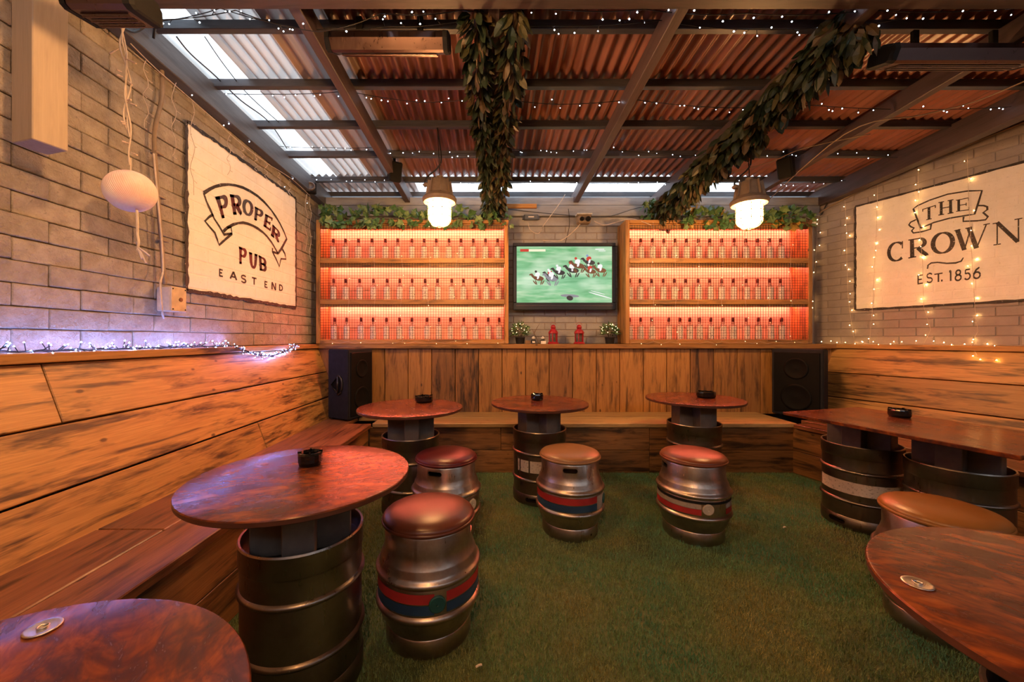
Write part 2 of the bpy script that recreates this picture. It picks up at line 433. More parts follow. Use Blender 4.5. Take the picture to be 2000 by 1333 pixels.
def panel_side(trim, base, d, nrm, joints):
    """three rows of boards leaning back from the seat to the ledge; base = point under the board tops"""
    up = (Vector((0,0,1))*.65 - Vector(nrm)*LEAN).normalized(); fn = up.cross(Vector(d)); fn = fn if fn.dot(Vector(nrm)) > 0 else -fn
    rows = ((1.09,.85), (.85,.617), (.617,.40))
    for ri, (zt, zb) in enumerate(rows):
        ot, ob = (1.09-zt)/.65*LEAN, (1.09-zb)/.65*LEAN
        cuts = joints[ri]
        for a, b in zip(cuts[:-1], cuts[1:]):
            zc = (zt+zb)/2; c = Vector(base)+Vector(d)*((a+b)/2)+Vector(nrm)*((ot+ob)/2)+Vector((0,0,zc))-fn*(.018-random.uniform(0,.003))
            R = frame(Vector(d)*(1 if random.random() < .5 else -1), fn)
            h = (zt-zb)*math.hypot(.65, LEAN)/.65
            block('plank', c, (b-a-.004, h-.008, .036), R, OLD, trim, .003)
t1 = empty('trim_1', (-1.79, 2, 0), kind='structure')
panel_side(t1, (-1.79, 0, 0), (0,1,0), (1,0,0), [[-1.9, 1.515, 3.90], [-1.9, .6, 3.90], [-1.9, .4, 2.62, 3.90]])
block('ledge', (-1.83, 1.0, LZ-.02), (5.85, .14, .04), frame((0,1,0), (0,0,1)), OLD, t1, .003)
t2 = empty('trim_2', (.8, 3.9, 0), kind='structure')
xb = -1.83
while xb < 3.42:
    wd = .239; c = xb+wd/2
    block('plank', (c, 3.918+random.uniform(-.004,.004), (SZ+1.085)/2-.01), (1.085-SZ+.02, wd-.006, .03), frame((0,0,1), (0,-1,0)), OLD2 if random.random() < .55 else PINE, t2, .003)
    xb += wd
block('ledge', (.82, 4.0, LZ-.022), (5.30, .28, .045), None, PINE, t2, .003)
t3 = empty('trim_3', tuple(OR+DR*2), kind='structure')
B3 = OR+NR*.085
panel_side(t3, tuple(B3), tuple(DR), tuple(NR), [[.05, 4.6], [.05, 2.9, 4.6], [.05, 1.9, 4.6]])
c = OR+DR*2.45+NR*.045
block('ledge', (c.x, c.y, LZ-.02), (4.9, .14, .04), frame(DR, (0,0,1)), OLD, t3, .003)

def bench(name, loc, label, seats, fronts):
    e = empty(name, loc, label=label, cat='bench')
    for c, size, R, mat in seats: block('seat_board', c, size, R, mat, e, .004)
    for c, size, R, mat in fronts: block('front_board', c, size, R, mat, e, .003)
    return e
RY = frame((0,1,0), (0,0,1)); RYv = frame((0,1,0), (1,0,0)); RXv = frame((1,0,0), (0,-1,0))
se = []; fr = []
for a, b in ((-1.9, 1.5), (1.5, 3.90)):
    se.append((((-1.56-1.288)/2, (a+b)/2, SZ-.018), (b-a-.003, .272-.004, .036), RY, SEATW))
for a, b in ((-1.9, .6), (.6, 1.83), (1.83, 3.37)):
    se.append((((-1.288-1.075)/2, (a+b)/2, SZ-.019), (b-a-.003, .213-.004, .036), RY, SEATW))
for z0, z1 in ((.0,.2), (.2,.404)):
    for a, b in ((-1.9, 1.9-z0), (1.9-z0, 3.37)):
        fr.append(((-1.118, (a+b)/2, (z0+z1)/2), (b-a-.003, z1-z0-.004, .03), RYv, OLD2))
bench('bench', (-1.3, 1.5, 0), 'long worn wooden bench built along the left brick wall', se, fr)
se = []; fr = []
for a, b in ((-1.285, .55), (.55, 2.66)):
    se.append((((a+b)/2, 3.50, SZ-.0175), (b-a-.003, .27-.003, .036), None, SEATB))
    se.append((((a+b)/2, 3.77, SZ-.018), (b-a-.003, .266, .036), None, SEATB))
se[0] = (((-1.07+.55)/2, 3.50, SZ-.0175), (1.617, .267, .036), None, SEATB)
for k, (z0, z1) in enumerate(((.0,.2), (.2,.404))):
    cuts = ((-1.10, .75+.1*k, 1.37, 2.665), (-1.10, .06, 1.37, 2.665))[k]
    for a, b in zip(cuts[:-1], cuts[1:]):
        fr.append((((a+b)/2, 3.40, (z0+z1)/2), (b-a-.003, z1-z0-.004, .03), RXv, OLD2))
bench('bench', (.8, 3.6, 0), 'pale topped wooden bench along the vertical board back wall', se, fr)
D3 = Vector((.30,-1,0)).normalized(); N3 = Vector((-D3.y*-1, 0, 0)); N3 = Vector((D3.y, -D3.x, 0)); 
if N3.x > 0: N3 = -N3
se = []; fr = []
B0 = Vector((2.60, 3.366, 0)); R3 = frame(D3, (0,0,1)); R3v = frame(D3, N3)
for i in range(3):
    off = -.12-.235*i; st = .02-.10*i; L = 3.3
    c = B0+D3*(L/2+st)-N3*(-off) if False else B0+D3*(L/2+st)+N3*off
    se.append(((c.x, c.y, SZ-.0185-.0005*i), (L, .231, .036), R3, SEATW))
for z0, z1 in ((.0,.2), (.2,.404)):
    c = B0+D3*(3.3/2-.045)-N3*.055
    fr.append(((c.x, c.y, (z0+z1)/2), (3.3, z1-z0-.004, .03), R3v, OLD2))
bench('bench', (3.0, 2.0, 0), 'wooden bench along the right wall behind the rectangular table', se, fr)

# ------------------------------------------------------------------ artificial grass
FOOT = [(-.671,1.357,.20),(-.583,2.69,.20),(.341,2.886,.20),(1.598,3.073,.20),(1.095,.614,.20),(2.36,2.47,.20),(2.475,2.055,.20),
        (-.267,1.575,.171),(-.290,2.335,.171),(.471,2.39,.171),(1.214,2.345,.171),(1.845,1.585,.171)]
def grass():
    rng = np.random.default_rng(3); N = 190000
    # denser towards the camera side of the visible floor
    Y = 1.2+2.2*rng.random(N)**1.25; X = -1.1+rng.random(N)*3.75
    keep = (np.abs(X) < 1.42*Y+.1)
    for cx, cy, r in FOOT: keep &= (X-cx)**2+(Y-cy)**2 > r*r
    keep &= (X > -1.095) & (Y < 3.378) & (X < 2.59+(3.366-Y)*.30)
    X, Y = X[keep], Y[keep]; N = len(X)
    h = .010+.014*rng.random(N); a = rng.random(N)*6.283; lean = .012*rng.random(N); wd = .0011+.0010*rng.random(N)
    la = rng.random(N)*6.283
    v = np.zeros((N,3,3))
    v[:,0] = np.stack([X-wd*np.cos(a), Y-wd*np.sin(a), np.zeros(N)], 1)
    v[:,1] = np.stack([X+wd*np.cos(a), Y+wd*np.sin(a), np.zeros(N)], 1)
    v[:,2] = np.stack([X+lean*np.cos(la), Y+lean*np.sin(la), h], 1)
    me = bpy.data.meshes.new('artificial_grass'); me.vertices.add(N*3); me.loops.add(N*3); me.polygons.add(N)
    me.vertices.foreach_set('co', v.reshape(-1)); me.loops.foreach_set('vertex_index', np.arange(N*3, dtype=np.int32))
    me.polygons.foreach_set('loop_start', np.arange(0, N*3, 3, dtype=np.int32)); me.polygons.foreach_set('loop_total', np.full(N, 3, dtype=np.int32))
    me.update(calc_edges=True)
    m = NT('artificial_grass_blade'); c1 = m.noise(m.coord((1,1,1), False), 2.2, 4, .6); c2 = m.noise(m.coord((1,1,1), False), 420, 1)
    c = m.ramp(c1, [(.38, (.45,.43,.16)), (.5, (.29,.44,.18)), (.62, (.14,.40,.23))])  # broad yellow and teal patches paint mixed warm and cool light into the blades
    c = m.mix(m.ramp(c2, [(.35, .75), (.65, 0)]), c, (.06,.085,.03))
    m.set(c, .6); me.materials.append(m.mat)
    o = bpy.data.objects.new('artificial_grass', me); COL.objects.link(o)
    tag(o, 'short green artificial grass covering the floor', 'grass', kind='stuff')
grass()

# ------------------------------------------------------------------ kegs, casks, tables, stools
def carve(o, cutters):
    for q in [o]+cutters:
        bm = bmesh.new(); bm.from_mesh(q.data); bmesh.ops.remove_doubles(bm, verts=bm.verts, dist=1e-5); bmesh.ops.dissolve_degenerate(bm, dist=1e-6, edges=bm.edges); bmesh.ops.recalc_face_normals(bm, faces=bm.faces); bm.to_mesh(q.data); bm.free()
    for c in cutters:
        md = o.modifiers.new('cut', 'BOOLEAN'); md.operation = 'DIFFERENCE'; md.object = c; md.solver = 'EXACT'
    dg = bpy.context.evaluated_depsgraph_get(); me = bpy.data.meshes.new_from_object(o.evaluated_get(dg))
    o.modifiers.clear(); o.data = me
    for c in cutters: bpy.data.objects.remove(c)
    return me
def slot(angle, r, z, wd, ht, depth=.05):
    b = MB(); ring = []
    for i in range(8): t = math.pi/2+math.pi*i/7; ring.append((-wd/2+ht/2+ht/2*math.cos(t), ht/2*math.sin(t)))
    for i in range(8): t = -math.pi/2+math.pi*i/7; ring.append((wd/2-ht/2+ht/2*math.cos(t), ht/2*math.sin(t)))
    n = len(ring); ca, sa = math.cos(angle), math.sin(angle); vs = []
    for q in (r-depth, r+depth):
        for (u, v) in ring: vs.append((q*ca-u*sa, q*sa+u*ca, z+v))
    b.add(vs, [tuple(range(n)), tuple(range(n,2*n))[::-1]]+[(i, n+i, n+(i+1)%n, (i+1)%n) for i in range(n)])
    return b.build('cutter', STEEL)
def rib(r0, z, dr=.010, h=.024): return [(r0, z-h/2), (r0+dr*.6, z-h*.32), (r0+dr, z-h*.1), (r0+dr, z+h*.1), (r0+dr*.6, z+h*.32), (r0, z+h/2)]
KEGP = [(0,.03),(.155,.03),(.16,0),(.192,0),(.196,.004),(.198,.012),(.198,.068),(.1955,.071),(.1955,.075),(.193,.078),(.1935,.14)]+rib(.193,.175)+[(.193,.205),(.193,.33)]+rib(.193,.362)+[(.193,.39),(.193,.44),(.1955,.447),(.1975,.450),(.1975,.510),(.199,.516),(.196,.522),(.190,.520),(.188,.514),(.187,.462),(0,.462)]
kb = MB().lathe(KEGP, 72).build('keg', STEEL)
kegmesh = carve(kb, [slot(a, .195, .044, .095, .030) for a in (.4, .4+math.pi)])
kegmesh.polygons.foreach_set('use_smooth', [True]*len(kegmesh.polygons)); kegmesh.set_sharp_from_angle(angle=math.radians(40))
bpy.data.objects.remove(kb)
CASKP = [(0,.02),(.14,.02),(.15,0),(.163,0),(.168,.005),(.170,.014),(.170,.070),(.167,.074),(.177,.092),(.190,.122),(.197,.146)]+rib(.198,.166,.011,.030)+[(.200,.188),(.2005,.228),(.200,.268)]+rib(.198,.290,.011,.030)+[(.194,.314),(.189,.335),(.187,.340),(.183,.346),(.177,.368),(.174,.380),(.174,.444),(.171,.450),(.164,.448),(.163,.400),(0,.400)]
kb = MB().lathe(CASKP, 72).build('cask', STEEL2)
caskmesh = carve(kb, [slot(a, .173, .418, .085, .026, .035) for a in (-2.0, -2.0+math.pi)]+[slot(a, .171, .034, .014, .014, .02) for a in (-1.2, 1.9)])
caskmesh.polygons.foreach_set('use_smooth', [True]*len(caskmesh.polygons)); caskmesh.set_sharp_from_angle(angle=math.radians(40))
bpy.data.objects.remove(kb)
def meshobj(name, me, parent, loc=(0,0,0), rz=0):
    o = bpy.data.objects.new(name, me); COL.objects.link(o); o.parent = parent; o.location = loc; o.rotation_euler = (0,0,rz); return o
pedmesh = [MB().box((0,0,0), s, None, .003).mesh('pedestal_board') for s in ((.31,.12,.227), (.095,.31,.226))]
for q in pedmesh: q.materials.append(PLY)
TT = .709
bt = MB(); bt.lathe([(0,.0),(.352,.0),(.358,.003),(.361,.007)], 96); bt.cur = 1; 
bt = MB(); bt.cur = 1; bt.lathe([(0,-.020),(.357,-.020),(.360,-.017),(.361,-.004)], 96); bt.cur = 0; bt.lathe([(.361,-.004),(.359,-.0008),(.355,0),(.25,0),(0,0)], 96)
topmesh = bt.mesh('tabletop', smooth=True); topmesh.set_sharp_from_angle(angle=math.radians(30)); topmesh.materials.append(TTOP); topmesh.materials.append(TEDGE)
topmesh.polygons.foreach_set('material_index', bt.m)
def pedestal(t, x=0, y=0, rz=0, top=TT-.020):
    p = empty('pedestal', (x, y, .462)); p.parent = t; p.rotation_euler = (0,0,rz)
    for q in pedmesh: meshobj('pedestal_board', q, p, (0,0,.1135+.0005))
    return p
def keg_table(x, y, label, rk=0, rp=0, rt=0):
    t = empty('keg_table', (x, y, 0), label=label, cat='table', group='round tables on steel beer kegs')
    k = meshobj('keg', kegmesh, t, (0,0,0), rk); pedestal(t, 0, 0, rp)
    meshobj('tabletop', topmesh, t, (0,0,TT), rt); return t, k
TB, _ = keg_table(-.671, 1.357, 'large round rust-brown keg table in the left foreground with a black ashtray', .1, .35, .4)
TML, kml = keg_table(-.583, 2.69, 'round keg table beside the left speaker, an ashtray near its back edge', 1.2, .25, 1.9)
TMI, kmi = keg_table(.341, 2.886, 'round keg table in front of the back bench below the television', 3.91, .5, 3.0)
TRR, _ = keg_table(1.598, 3.073, 'round keg table nearest the right speaker, in front of the back bench', .2, .1, 4.2)
TBL, _ = keg_table(-.645, .345, 'round rust-brown tabletop cut off by the bottom left corner of the picture', .2, .3, 5.3)
TBR, _ = keg_table(1.095, .614, 'round rust-brown keg table cut off by the bottom right corner', .9, .2, 2.4)
# worn lettering band and fragments on the centre keg, pale worn band on the side keg
WORNW = worn('worn_white_keg_paint', (.62,.55,.52), (.50,.40,.38), (.22,.18,.17), .56)
def arcband(r, z0, z1, a0, a1, n=24): return MB().lathe([(r,z0),(r,z1)], n, a0=a0, a1=a1)


# rectangular table on two kegs
LA = Vector((.26,-.966,0)).normalized(); LW_ = Vector((.966,.26,0)).normalized(); A0 = Vector((1.881,2.497,0))
ct = A0+LA*.485+LW_*.34
TL = empty('long_keg_table', (ct.x, ct.y, 0), label='rectangular brown table on two steel kegs along the right bench', cat='table')
for kx, ky, rk in ((2.36,2.47,2.93), (2.475,2.055,1.0)):
    meshobj('keg', kegmesh, TL, (kx-ct.x, ky-ct.y, 0), rk); pedestal(TL, kx-ct.x, ky-ct.y, math.atan2(LA.y, LA.x)+.25)
o = block('tabletop', (ct.x, ct.y, TT-.010), (.98, .68, .020), frame(LA, (0,0,1)), TTOP, TL, .003)
o = arcband(.1936, .225, .300, math.radians(150), math.radians(300)).build('worn_label_band', WORNW, TL, smooth=True, local=True); o.location = (2.36-ct.x, 2.47-ct.y, 0)
for a0, a1 in ((210, 216), (219, 240), (243, 290)):
    o = arcband(.1936, .235, .318, math.radians(a0), math.radians(a1), 6).build('worn_paint_patch', WORNW, TMI, smooth=True, local=True)
RED = worn('red_stripe_paint', (.42,.022,.022), (.30,.016,.018), (.12,.06,.05), .63); BLUE = worn('blue_stripe_paint', (.012,.04,.10), (.02,.06,.13), (.08,.07,.06), .63)
CREAM = worn('cream_band_paint', (.40,.33,.28), (.30,.24,.20), (.12,.09,.07), .6); TEAL = plain('teal_bung', (.012,.075,.075), .5); BUNGW = plain('pale_bung', (.55,.46,.36), .6); BUNGT = plain('bare_band_metal', (.25,.17,.12), .5, .6)
def cask_stool(x, y, label, leath, stripes, bung, rz, bmat):
    t = empty('cask_stool', (x, y, 0), label=label, cat='stool', group='steel cask stools with padded seats')
    meshobj('cask', caskmesh, t, (0,0,0), rz)
    c = MB().lathe([(0,.446),(.150,.446),(.172,.450),(.182,.460),(.184,.468),(.181,.478),(.171,.487),(.14,.498),(.10,.505),(.05,.509),(0,.510)], 64)
    o = c.build('cushion', MAT_L[leath], t, smooth=True, local=True)
    MB().lathe([(.178,.453),(.1865,.458),(.1878,.463),(.1865,.468),(.180,.471)], 64).build('cushion_piping', MAT_L[leath], o, smooth=True, local=True)
    for (z0, z1, mat, a0, a1) in stripes:
        arcband(.2012, z0+.012, z1+.012, math.radians(a0), math.radians(a1), 48).build('painted_stripe', mat, t, smooth=True, local=True)
    if bung is not None:
        a = math.radians(bung); b = MB()
        n = 20; ca, sa = math.cos(a), math.sin(a)
        def ringp(rad, q): return [(q*ca-rad*math.cos(2*math.pi*i/n)*sa, q*sa+rad*math.cos(2*math.pi*i/n)*ca, .228+rad*math.sin(2*math.pi*i/n)) for i in range(n)]
        vs = ringp(.031,.185)+ringp(.031,.206)+ringp(.027,.208)+ringp(.006,.2075)+ringp(.004,.204)
        b.add(vs, [tuple(k*n+i for k, i in ((L,i),(L,(i+1)%n),(L+1,(i+1)%n),(L+1,i))) for L in range(4) for i in range(n)]+[tuple(4*n+i for i in range(n))])
        b.build('bung', bmat, t, local=True)
    return t
ST1 = cask_stool(-.267, 1.575, 'steel cask stool with glossy brown seat beside the large foreground table', 'brown', [(.218,.254,RED,-200,-75),(.218,.254,RED,-62,60),(.178,.214,BLUE,-200,-75),(.178,.214,BLUE,-62,60)], -72, -1.15, TEAL)
ST2 = cask_stool(-.290, 2.335, 'steel cask stool with dark oxblood seat at the left back table', 'oxblood', [], -35, .15, BUNGW)
ST3 = cask_stool(.471, 2.39, 'steel cask stool with pale tan seat and red and blue stripes', 'tan', [(.218,.256,RED,-240,-50),(.176,.214,BLUE,-240,-50),(.176,.256,CREAM,-50,-25)], -22, .25, TEAL)
ST4 = cask_stool(1.214, 2.345, 'steel cask stool with rust seat, cream and red band and pale bung', 'rust', [(.214,.240,CREAM,-240,-105),(.180,.212,RED,-240,-105),(.214,.240,CREAM,-62,20),(.180,.212,RED,-62,20),(.243,.257,MATTE,-240,20)], -95, -1.2, BUNGW)
ST5 = cask_stool(1.845, 1.585, 'steel cask stool with wide ochre seat in front of the rectangular table', 'ochre', [], None, -.55, BUNGW)

# ashtrays
def ashtray(p, r, label):
    t = empty('ashtray', p, label=label, cat='ashtray', group='black ashtrays')
    b = MB(); b.lathe([(0,.0),(r*.86,0),(r*.9,.002),(r,.014),(r,.041),(r*.96,.048),(r*.84,.049),(r*.72,.040),(r*.66,.014),(r*.60,.009),(0,.009)], 16)
    b.build('bowl', GLASSB, t, local=True)
    for k in range(4):
        a = k*math.pi/2+.4; q = MB().tube([(r*.70*math.cos(a), r*.70*math.sin(a), .0495), (r*.99*math.cos(a), r*.99*math.sin(a), .0495)], .0045, 6)
        q.build('cigarette_rest', GLASSB, t, local=True)
    return t
def on_top(x, y): Y = (EYE-TT)*F/(y-CYP); return ((x-CXP)/F*Y, Y, TT+.0003)
ashtray(on_top(606, 908), .043, 'black glass ashtray on the large foreground table')
ashtray(on_top(828, 786), .066, 'black ashtray on the round table beside the left speaker')
ashtray(on_top(1049, 782), .048, 'small black ashtray on the round table below the television')
ashtray(on_top(1379, 777), .072, 'black ashtray on the round table near the right speaker')
ashtray(on_top(1757, 815), .052, 'black ashtray on the rectangular table by the right bench')
# flattened foil discs lying on the two cut-off tables
FOIL = steel('tin_foil', (.7,.66,.62), .3)
for (x, y, lab) in ((84, 1229, 'small oval metal plate on the bottom left table'), (1792, 1142, 'small oval metal plate on the bottom right table')):
    p = on_top(x, y); t = empty('metal_plate', p, .6, lab, 'plate')
    MB().lathe([(0,0),(.022,0),(.0235,.002),(.022,.0035),(.019,.0025),(0,.0025)], 24).build('disc', FOIL, t, smooth=True, local=True)
    MB().lathe([(.006,.0025),(.008,.0045),(.0065,.0052),(.0055,.003)], 16).build('centre_ring', FOIL, t, smooth=True, local=True)
for (x, y, lab) in ((1532, 1037, 'tiny white litter scrap on the grass near the long table'), (935, 1313, 'cigarette end on the grass by the foreground stool')):
    Y = EYE*F/(y-CYP); MB().tube([((x-CXP)/F*Y-.010, Y, .022), ((x-CXP)/F*Y, Y+.004, .026), ((x-CXP)/F*Y+.010, Y+.009, .022)], .004, 6)
    o = MB().tube([(-.010,-.004,.0), (0,0,.003), (.010,.006,0)], .004, 6).build('litter_scrap', plain('paper_scrap', (.75,.68,.6), .7), None); o.location = ((x-CXP)/F*Y, Y, .020); tag(o, lab, 'litter')

# ------------------------------------------------------------------ loudspeakers
def speaker(near, other, depth, z1, label, handle):
    """near/other = bottom corners of the grille side (x, y)"""
    a = Vector((*near, 0)); b = Vector((*other, 0)); d = (b-a).normalized(); wd = (b-a).length
    n = Vector((-d.y, d.x, 0)); c0 = (a+b)/2
    if n.y > 0 and abs(n.y) > abs(n.x)*.2 and n.dot(c0) > 0: n = -n
    if n.dot(c0) > 0: n = -n
    e = empty('loudspeaker', (c0.x, c0.y, SZ), label=label, cat='speaker', group='loudspeakers on the benches')
    R = frame(d, (0,0,1)); H = z1-SZ; back = -n
    # cabinet with tapered back
    lo = []; tw = wd*.36
    pl = [a, b, c0+d*tw+back*depth, c0-d*tw+back*depth]
    q = MB(); q.add([(p.x,p.y,SZ+.012) for p in pl]+[(p.x,p.y,z1) for p in pl], [(0,1,2,3),(7,6,5,4),(0,4,5,1),(1,5,6,2),(2,6,7,3),(3,7,4,0)])
    bm = bmesh.new(); me = q.mesh('cabinet', wloc(e)); bm.from_mesh(me); bmesh.ops.recalc_face_normals(bm, faces=bm.faces); bmesh.ops.bevel(bm, geom=bm.edges[:], offset=.008, segments=2, affect='EDGES'); bm.to_mesh(me); bm.free()
    me.materials.append(CARPET); o = bpy.data.objects.new('cabinet', me); COL.objects.link(o); o.parent = e
    f = lambda u, z, off: c0+d*u+n*off+Vector((0,0,z))
    zc = (SZ+.012+z1)/2
    g = MB().box(f(0, zc, .006), (wd-.05, .012, H-.07), frame(d, (0,0,1)), .004).build('grille', GRILL, e)
    for z, r in ((SZ+H*.72, wd*.24), (SZ+H*.30, wd*.30)):
        nn = 28; vs = []
        for rr, off in ((r,.0125),(r,.017),(r*.86,.0185),(r*.80,.0135),(r*.30,.0128),(0.001,.016)):
            for i in range(nn): t = 2*math.pi*i/nn; vs.append(f(rr*math.cos(t), z+rr*math.sin(t), off))
        MB().add(vs, [(k*nn+i, k*nn+(i+1)%nn, (k+1)*nn+(i+1)%nn, (k+1)*nn+i) for k in range(5) for i in range(nn)]).build('driver', GRILL, g, smooth=True)
    for s1 in (-1, 1):
        for q2 in (.03, depth-.04):
            p = c0+d*s1*(wd*.32)+back*q2; MB().lathe([(0,0),(.012,0),(.014,.012),(0,.012)], 12, (p.x,p.y,SZ)).build('foot', BLACK, e)
    if handle:
        h0 = a+(pl[3]-a)*.52; sd = (pl[3]-a).normalized(); sn = Vector((sd.y,-sd.x,0)); 
        if sn.y > 0: sn = -sn
        hf = lambda u, z, off: h0+sd*u+sn*off+Vector((0,0,z))
        zc = SZ+H*.50; pts = []
        for i in range(17): t = -math.pi/2+math.pi*i/16; pts.append((-.018-.052*math.cos(t), .085*math.sin(t)))
        pts.append((.075, 0.0))
        hb = MB().add([hf(u, zc+v, .0015) for u, v in pts], [tuple(range(len(pts)))]); recess = hb.build('handle_recess', GRILL, e)
        MB().tube([hf(u, zc+v, .006) for u, v in pts+pts[:2]], .0085, 8, False).build('handle_rim', BLACK, recess, smooth=True)
        MB().tube([hf(-.012, zc-.085, .006), hf(-.012, zc+.085, .006)], .011, 8).build('handle_bar', BLACK, recess, smooth=True)
    return e
speaker((-1.303, 3.43), (-1.19, 3.76), .27, 1.088, 'black carpeted loudspeaker with side handle on the left bench corner', True)
speaker((2.955, 3.44), (2.745, 3.80), .26, 1.085, 'black loudspeaker on the right bench corner, grille towards the room', False)

# ------------------------------------------------------------------ display cabinets and bottles
YF, YK = 3.87, 4.125
MESHW = plain('mesh_wire', (.03,.018,.015), .6)
GLS = NT('clear_bottle_glass'); GLS.set((.95,.97,1), .02); GLS.b.inputs['Transmission Weight'].default_value = .9; GLS.b.inputs['IOR'].default_value = 1.35; GLS = GLS.mat
def label_mat():
    m = NT('bottle_label'); n1 = m.noise(m.coord((1,1,1)), 90, 2); c = m.mix(m.ramp(n1, [(.62, 0), (.65, .8)]), (.92,.89,.84), (.10,.07,.07)); return m.set(c, .5)
LBL = label_mat(); CAPM = plain('bottle_cap', (.10,.012,.016), .4)
bg_ = MB().lathe([(0,0),(.029,0),(.0325,.003),(.033,.010),(.033,.140),(.031,.148),(.022,.156),(.0140,.162),(.0125,.168),(.0125,.190),(0,.190)], 20).mesh('glass', smooth=True); bg_.materials.append(GLS)
bl_ = MB().lathe([(.0336,.006),(.0336,.105),(.0336,.138)], 14, a0=math.radians(-162), a1=math.radians(-18)).mesh('label', smooth=True); bl_.materials.append(LBL)
bc_ = MB().lathe([(.0128,.184),(.0145,.184),(.0148,.224),(.0135,.227),(0,.227)], 14).mesh('cap', smooth=True); bc_.materials.append(CAPM)
ORD = ['first','second','third','fourth','fifth','sixth','seventh','eighth','ninth','tenth','eleventh','twelfth','thirteenth','fourteenth']
def bottle(x, y, z, rz, label, group):
    t = empty('bottle', (x, y, z), rz, label, 'bottle', group)
    for nm, me in (('glass', bg_), ('label', bl_), ('cap', bc_)): meshobj(nm, me, t)
def cabinet(x0, x1, label, rows, side):
    zt = 2.385; e = empty('display_cabinet', ((x0+x1)/2, (YF+YK)/2, LZ), label=label, cat='cabinet'); xm = (x0+x1)/2; W = x1-x0; D = YK-YF
    Rz = frame((0,0,1), (1,0,0))
    for x in (x0+.02, x1-.02): block('side_panel', (x, (YF+YK)/2, (LZ+zt)/2+.002), (zt-LZ-.004, D, .04), Rz, PINE, e, .003)
    for z, nm, th in ((LZ+.024, 'bottom_board', .045), (1.556, 'shelf', .05), (1.974, 'shelf', .05), (zt-.018, 'top_board', .036)):
        block(nm, (xm, (YF+YK)/2-.002, z), (W-.082, D-.006, th), None, PINE, e, .003)
    for zb, zt2 in ((LZ+.047, 1.531), (1.581, 1.949), (1.999, zt-.036)):
        h = (zt2-zb)/3
        for k in range(3): block('back_board', (xm, YK-.012-.001*(k % 2), zb+h*(k+.5)), (W-.084, .018, h-.003), None, BOARD, e, .002)
        lip = .025 if zt2 < 1.6 else (.038 if zt2 < 2 else .052)
        MB().box((xm, YF+.17, zt2-.005), (W-.10, .014, .008), None).build('led_strip', STRIP, e)
        block('front_lip', (xm, YF+.030, zt2-lip/2), (W-.084, .016, lip), None, PINE, e, .002)
    # wire mesh stapled behind the frame
    b = MB(); x = x0+.042; r = .0009
    yq = YF+.010; r = .0015
    while x < x1-.042: b.box((x, yq, (LZ+zt)/2), (2*r, 2*r, zt-LZ-.10)); x += .0265
    z = LZ+.06
    while z < zt-.04:
        if min(abs(z-1.556), abs(z-1.974)) > .026: b.box((xm, yq+.0018, z), (W-.085, 2*r, 2*r))
        z += .0265
    tag(b.build('wire_mesh', MESHW, e), kind='stuff')
    names = ('top', 'middle', 'bottom'); zs = (1.9995, 1.5815, LZ+.047)
    for ri, row in enumerate(rows):
        for i, px in enumerate(row):
            yb = YF+.12+random.uniform(-.008,.008); x = (px-CXP)/F*(yb-.03)
            x = max(x0+.042+.034, min(x1-.042-.034, x))
            bottle(x, yb, zs[ri], random.uniform(-.2,.2)-.25*x*.0, f'clear bottle with pale label, {ORD[i]} from left, {names[ri]} shelf of {side} cabinet', f'bottles in the {side} display cabinet')
    return e
rowsL = [[225,335,450,575,695,805,935,1045,1155,1270,1380,1490,1600,1710],[228,338,462,587,710,825,937,1055,1168,1295,1400,1512,1612,1718],[235,345,475,585,705,822,935,1072,1180,1285,1405,1512,1625,1725]]
rowsR = [[147,245,352,455,558,660,767,872,978,1092,1195,1303,1408,1513],[147,240,343,450,550,652,765,872,978,1085,1200,1303,1412,1510],[147,245,345,500,600,690,778,880,992,1080,1200,1310,1420,1520]]
cabinet(-1.795, .146, 'wooden wire-fronted bottle cabinet glowing red left of the television', [[600+c/4.598 for c in r] for r in rowsL], 'left')
cabinet(1.326, 3.21, 'wooden wire-fronted bottle cabinet glowing red right of the television', [[1200+c/4.598 for c in r] for r in rowsR], 'right')

# ------------------------------------------------------------------ painted wall signs
def ribbon(b, pts, P, off):           # pts: (a, z, width) in wall metres
    n = len(pts); L = []; Rr = []
    for i in range(n):
        p0 = pts[max(i-1,0)]; p1 = pts[min(i+1,n-1)]; dx, dy = p1[0]-p0[0], p1[1]-p0[1]; q = math.hypot(dx, dy) or 1
        nx, ny = -dy/q, dx/q; h = pts[i][2]/2
        L.append(P(pts[i][0]+nx*h, pts[i][1]+ny*h, off)); Rr.append(P(pts[i][0]-nx*h, pts[i][1]-ny*h, off))
    b.add(L+Rr, [(i, i+1, n+i+1, n+i) for i in range(n-1)])
def arc(cx, cy, rx, ry, a0, a1, w0, w1=None, n=18):
    out = []
    for i in range(n+1):
        t = math.radians(lerp(a0, a1, i/n)); wv = lerp(w1 if w1 is not None else w0, w0, abs(math.cos(t)))
        out.append((cx+rx*math.cos(t), cy+ry*math.sin(t), wv))
    return out
def seg(x0, y0, x1, y1, w): return [(x0,y0,w),(x1,y1,w)]
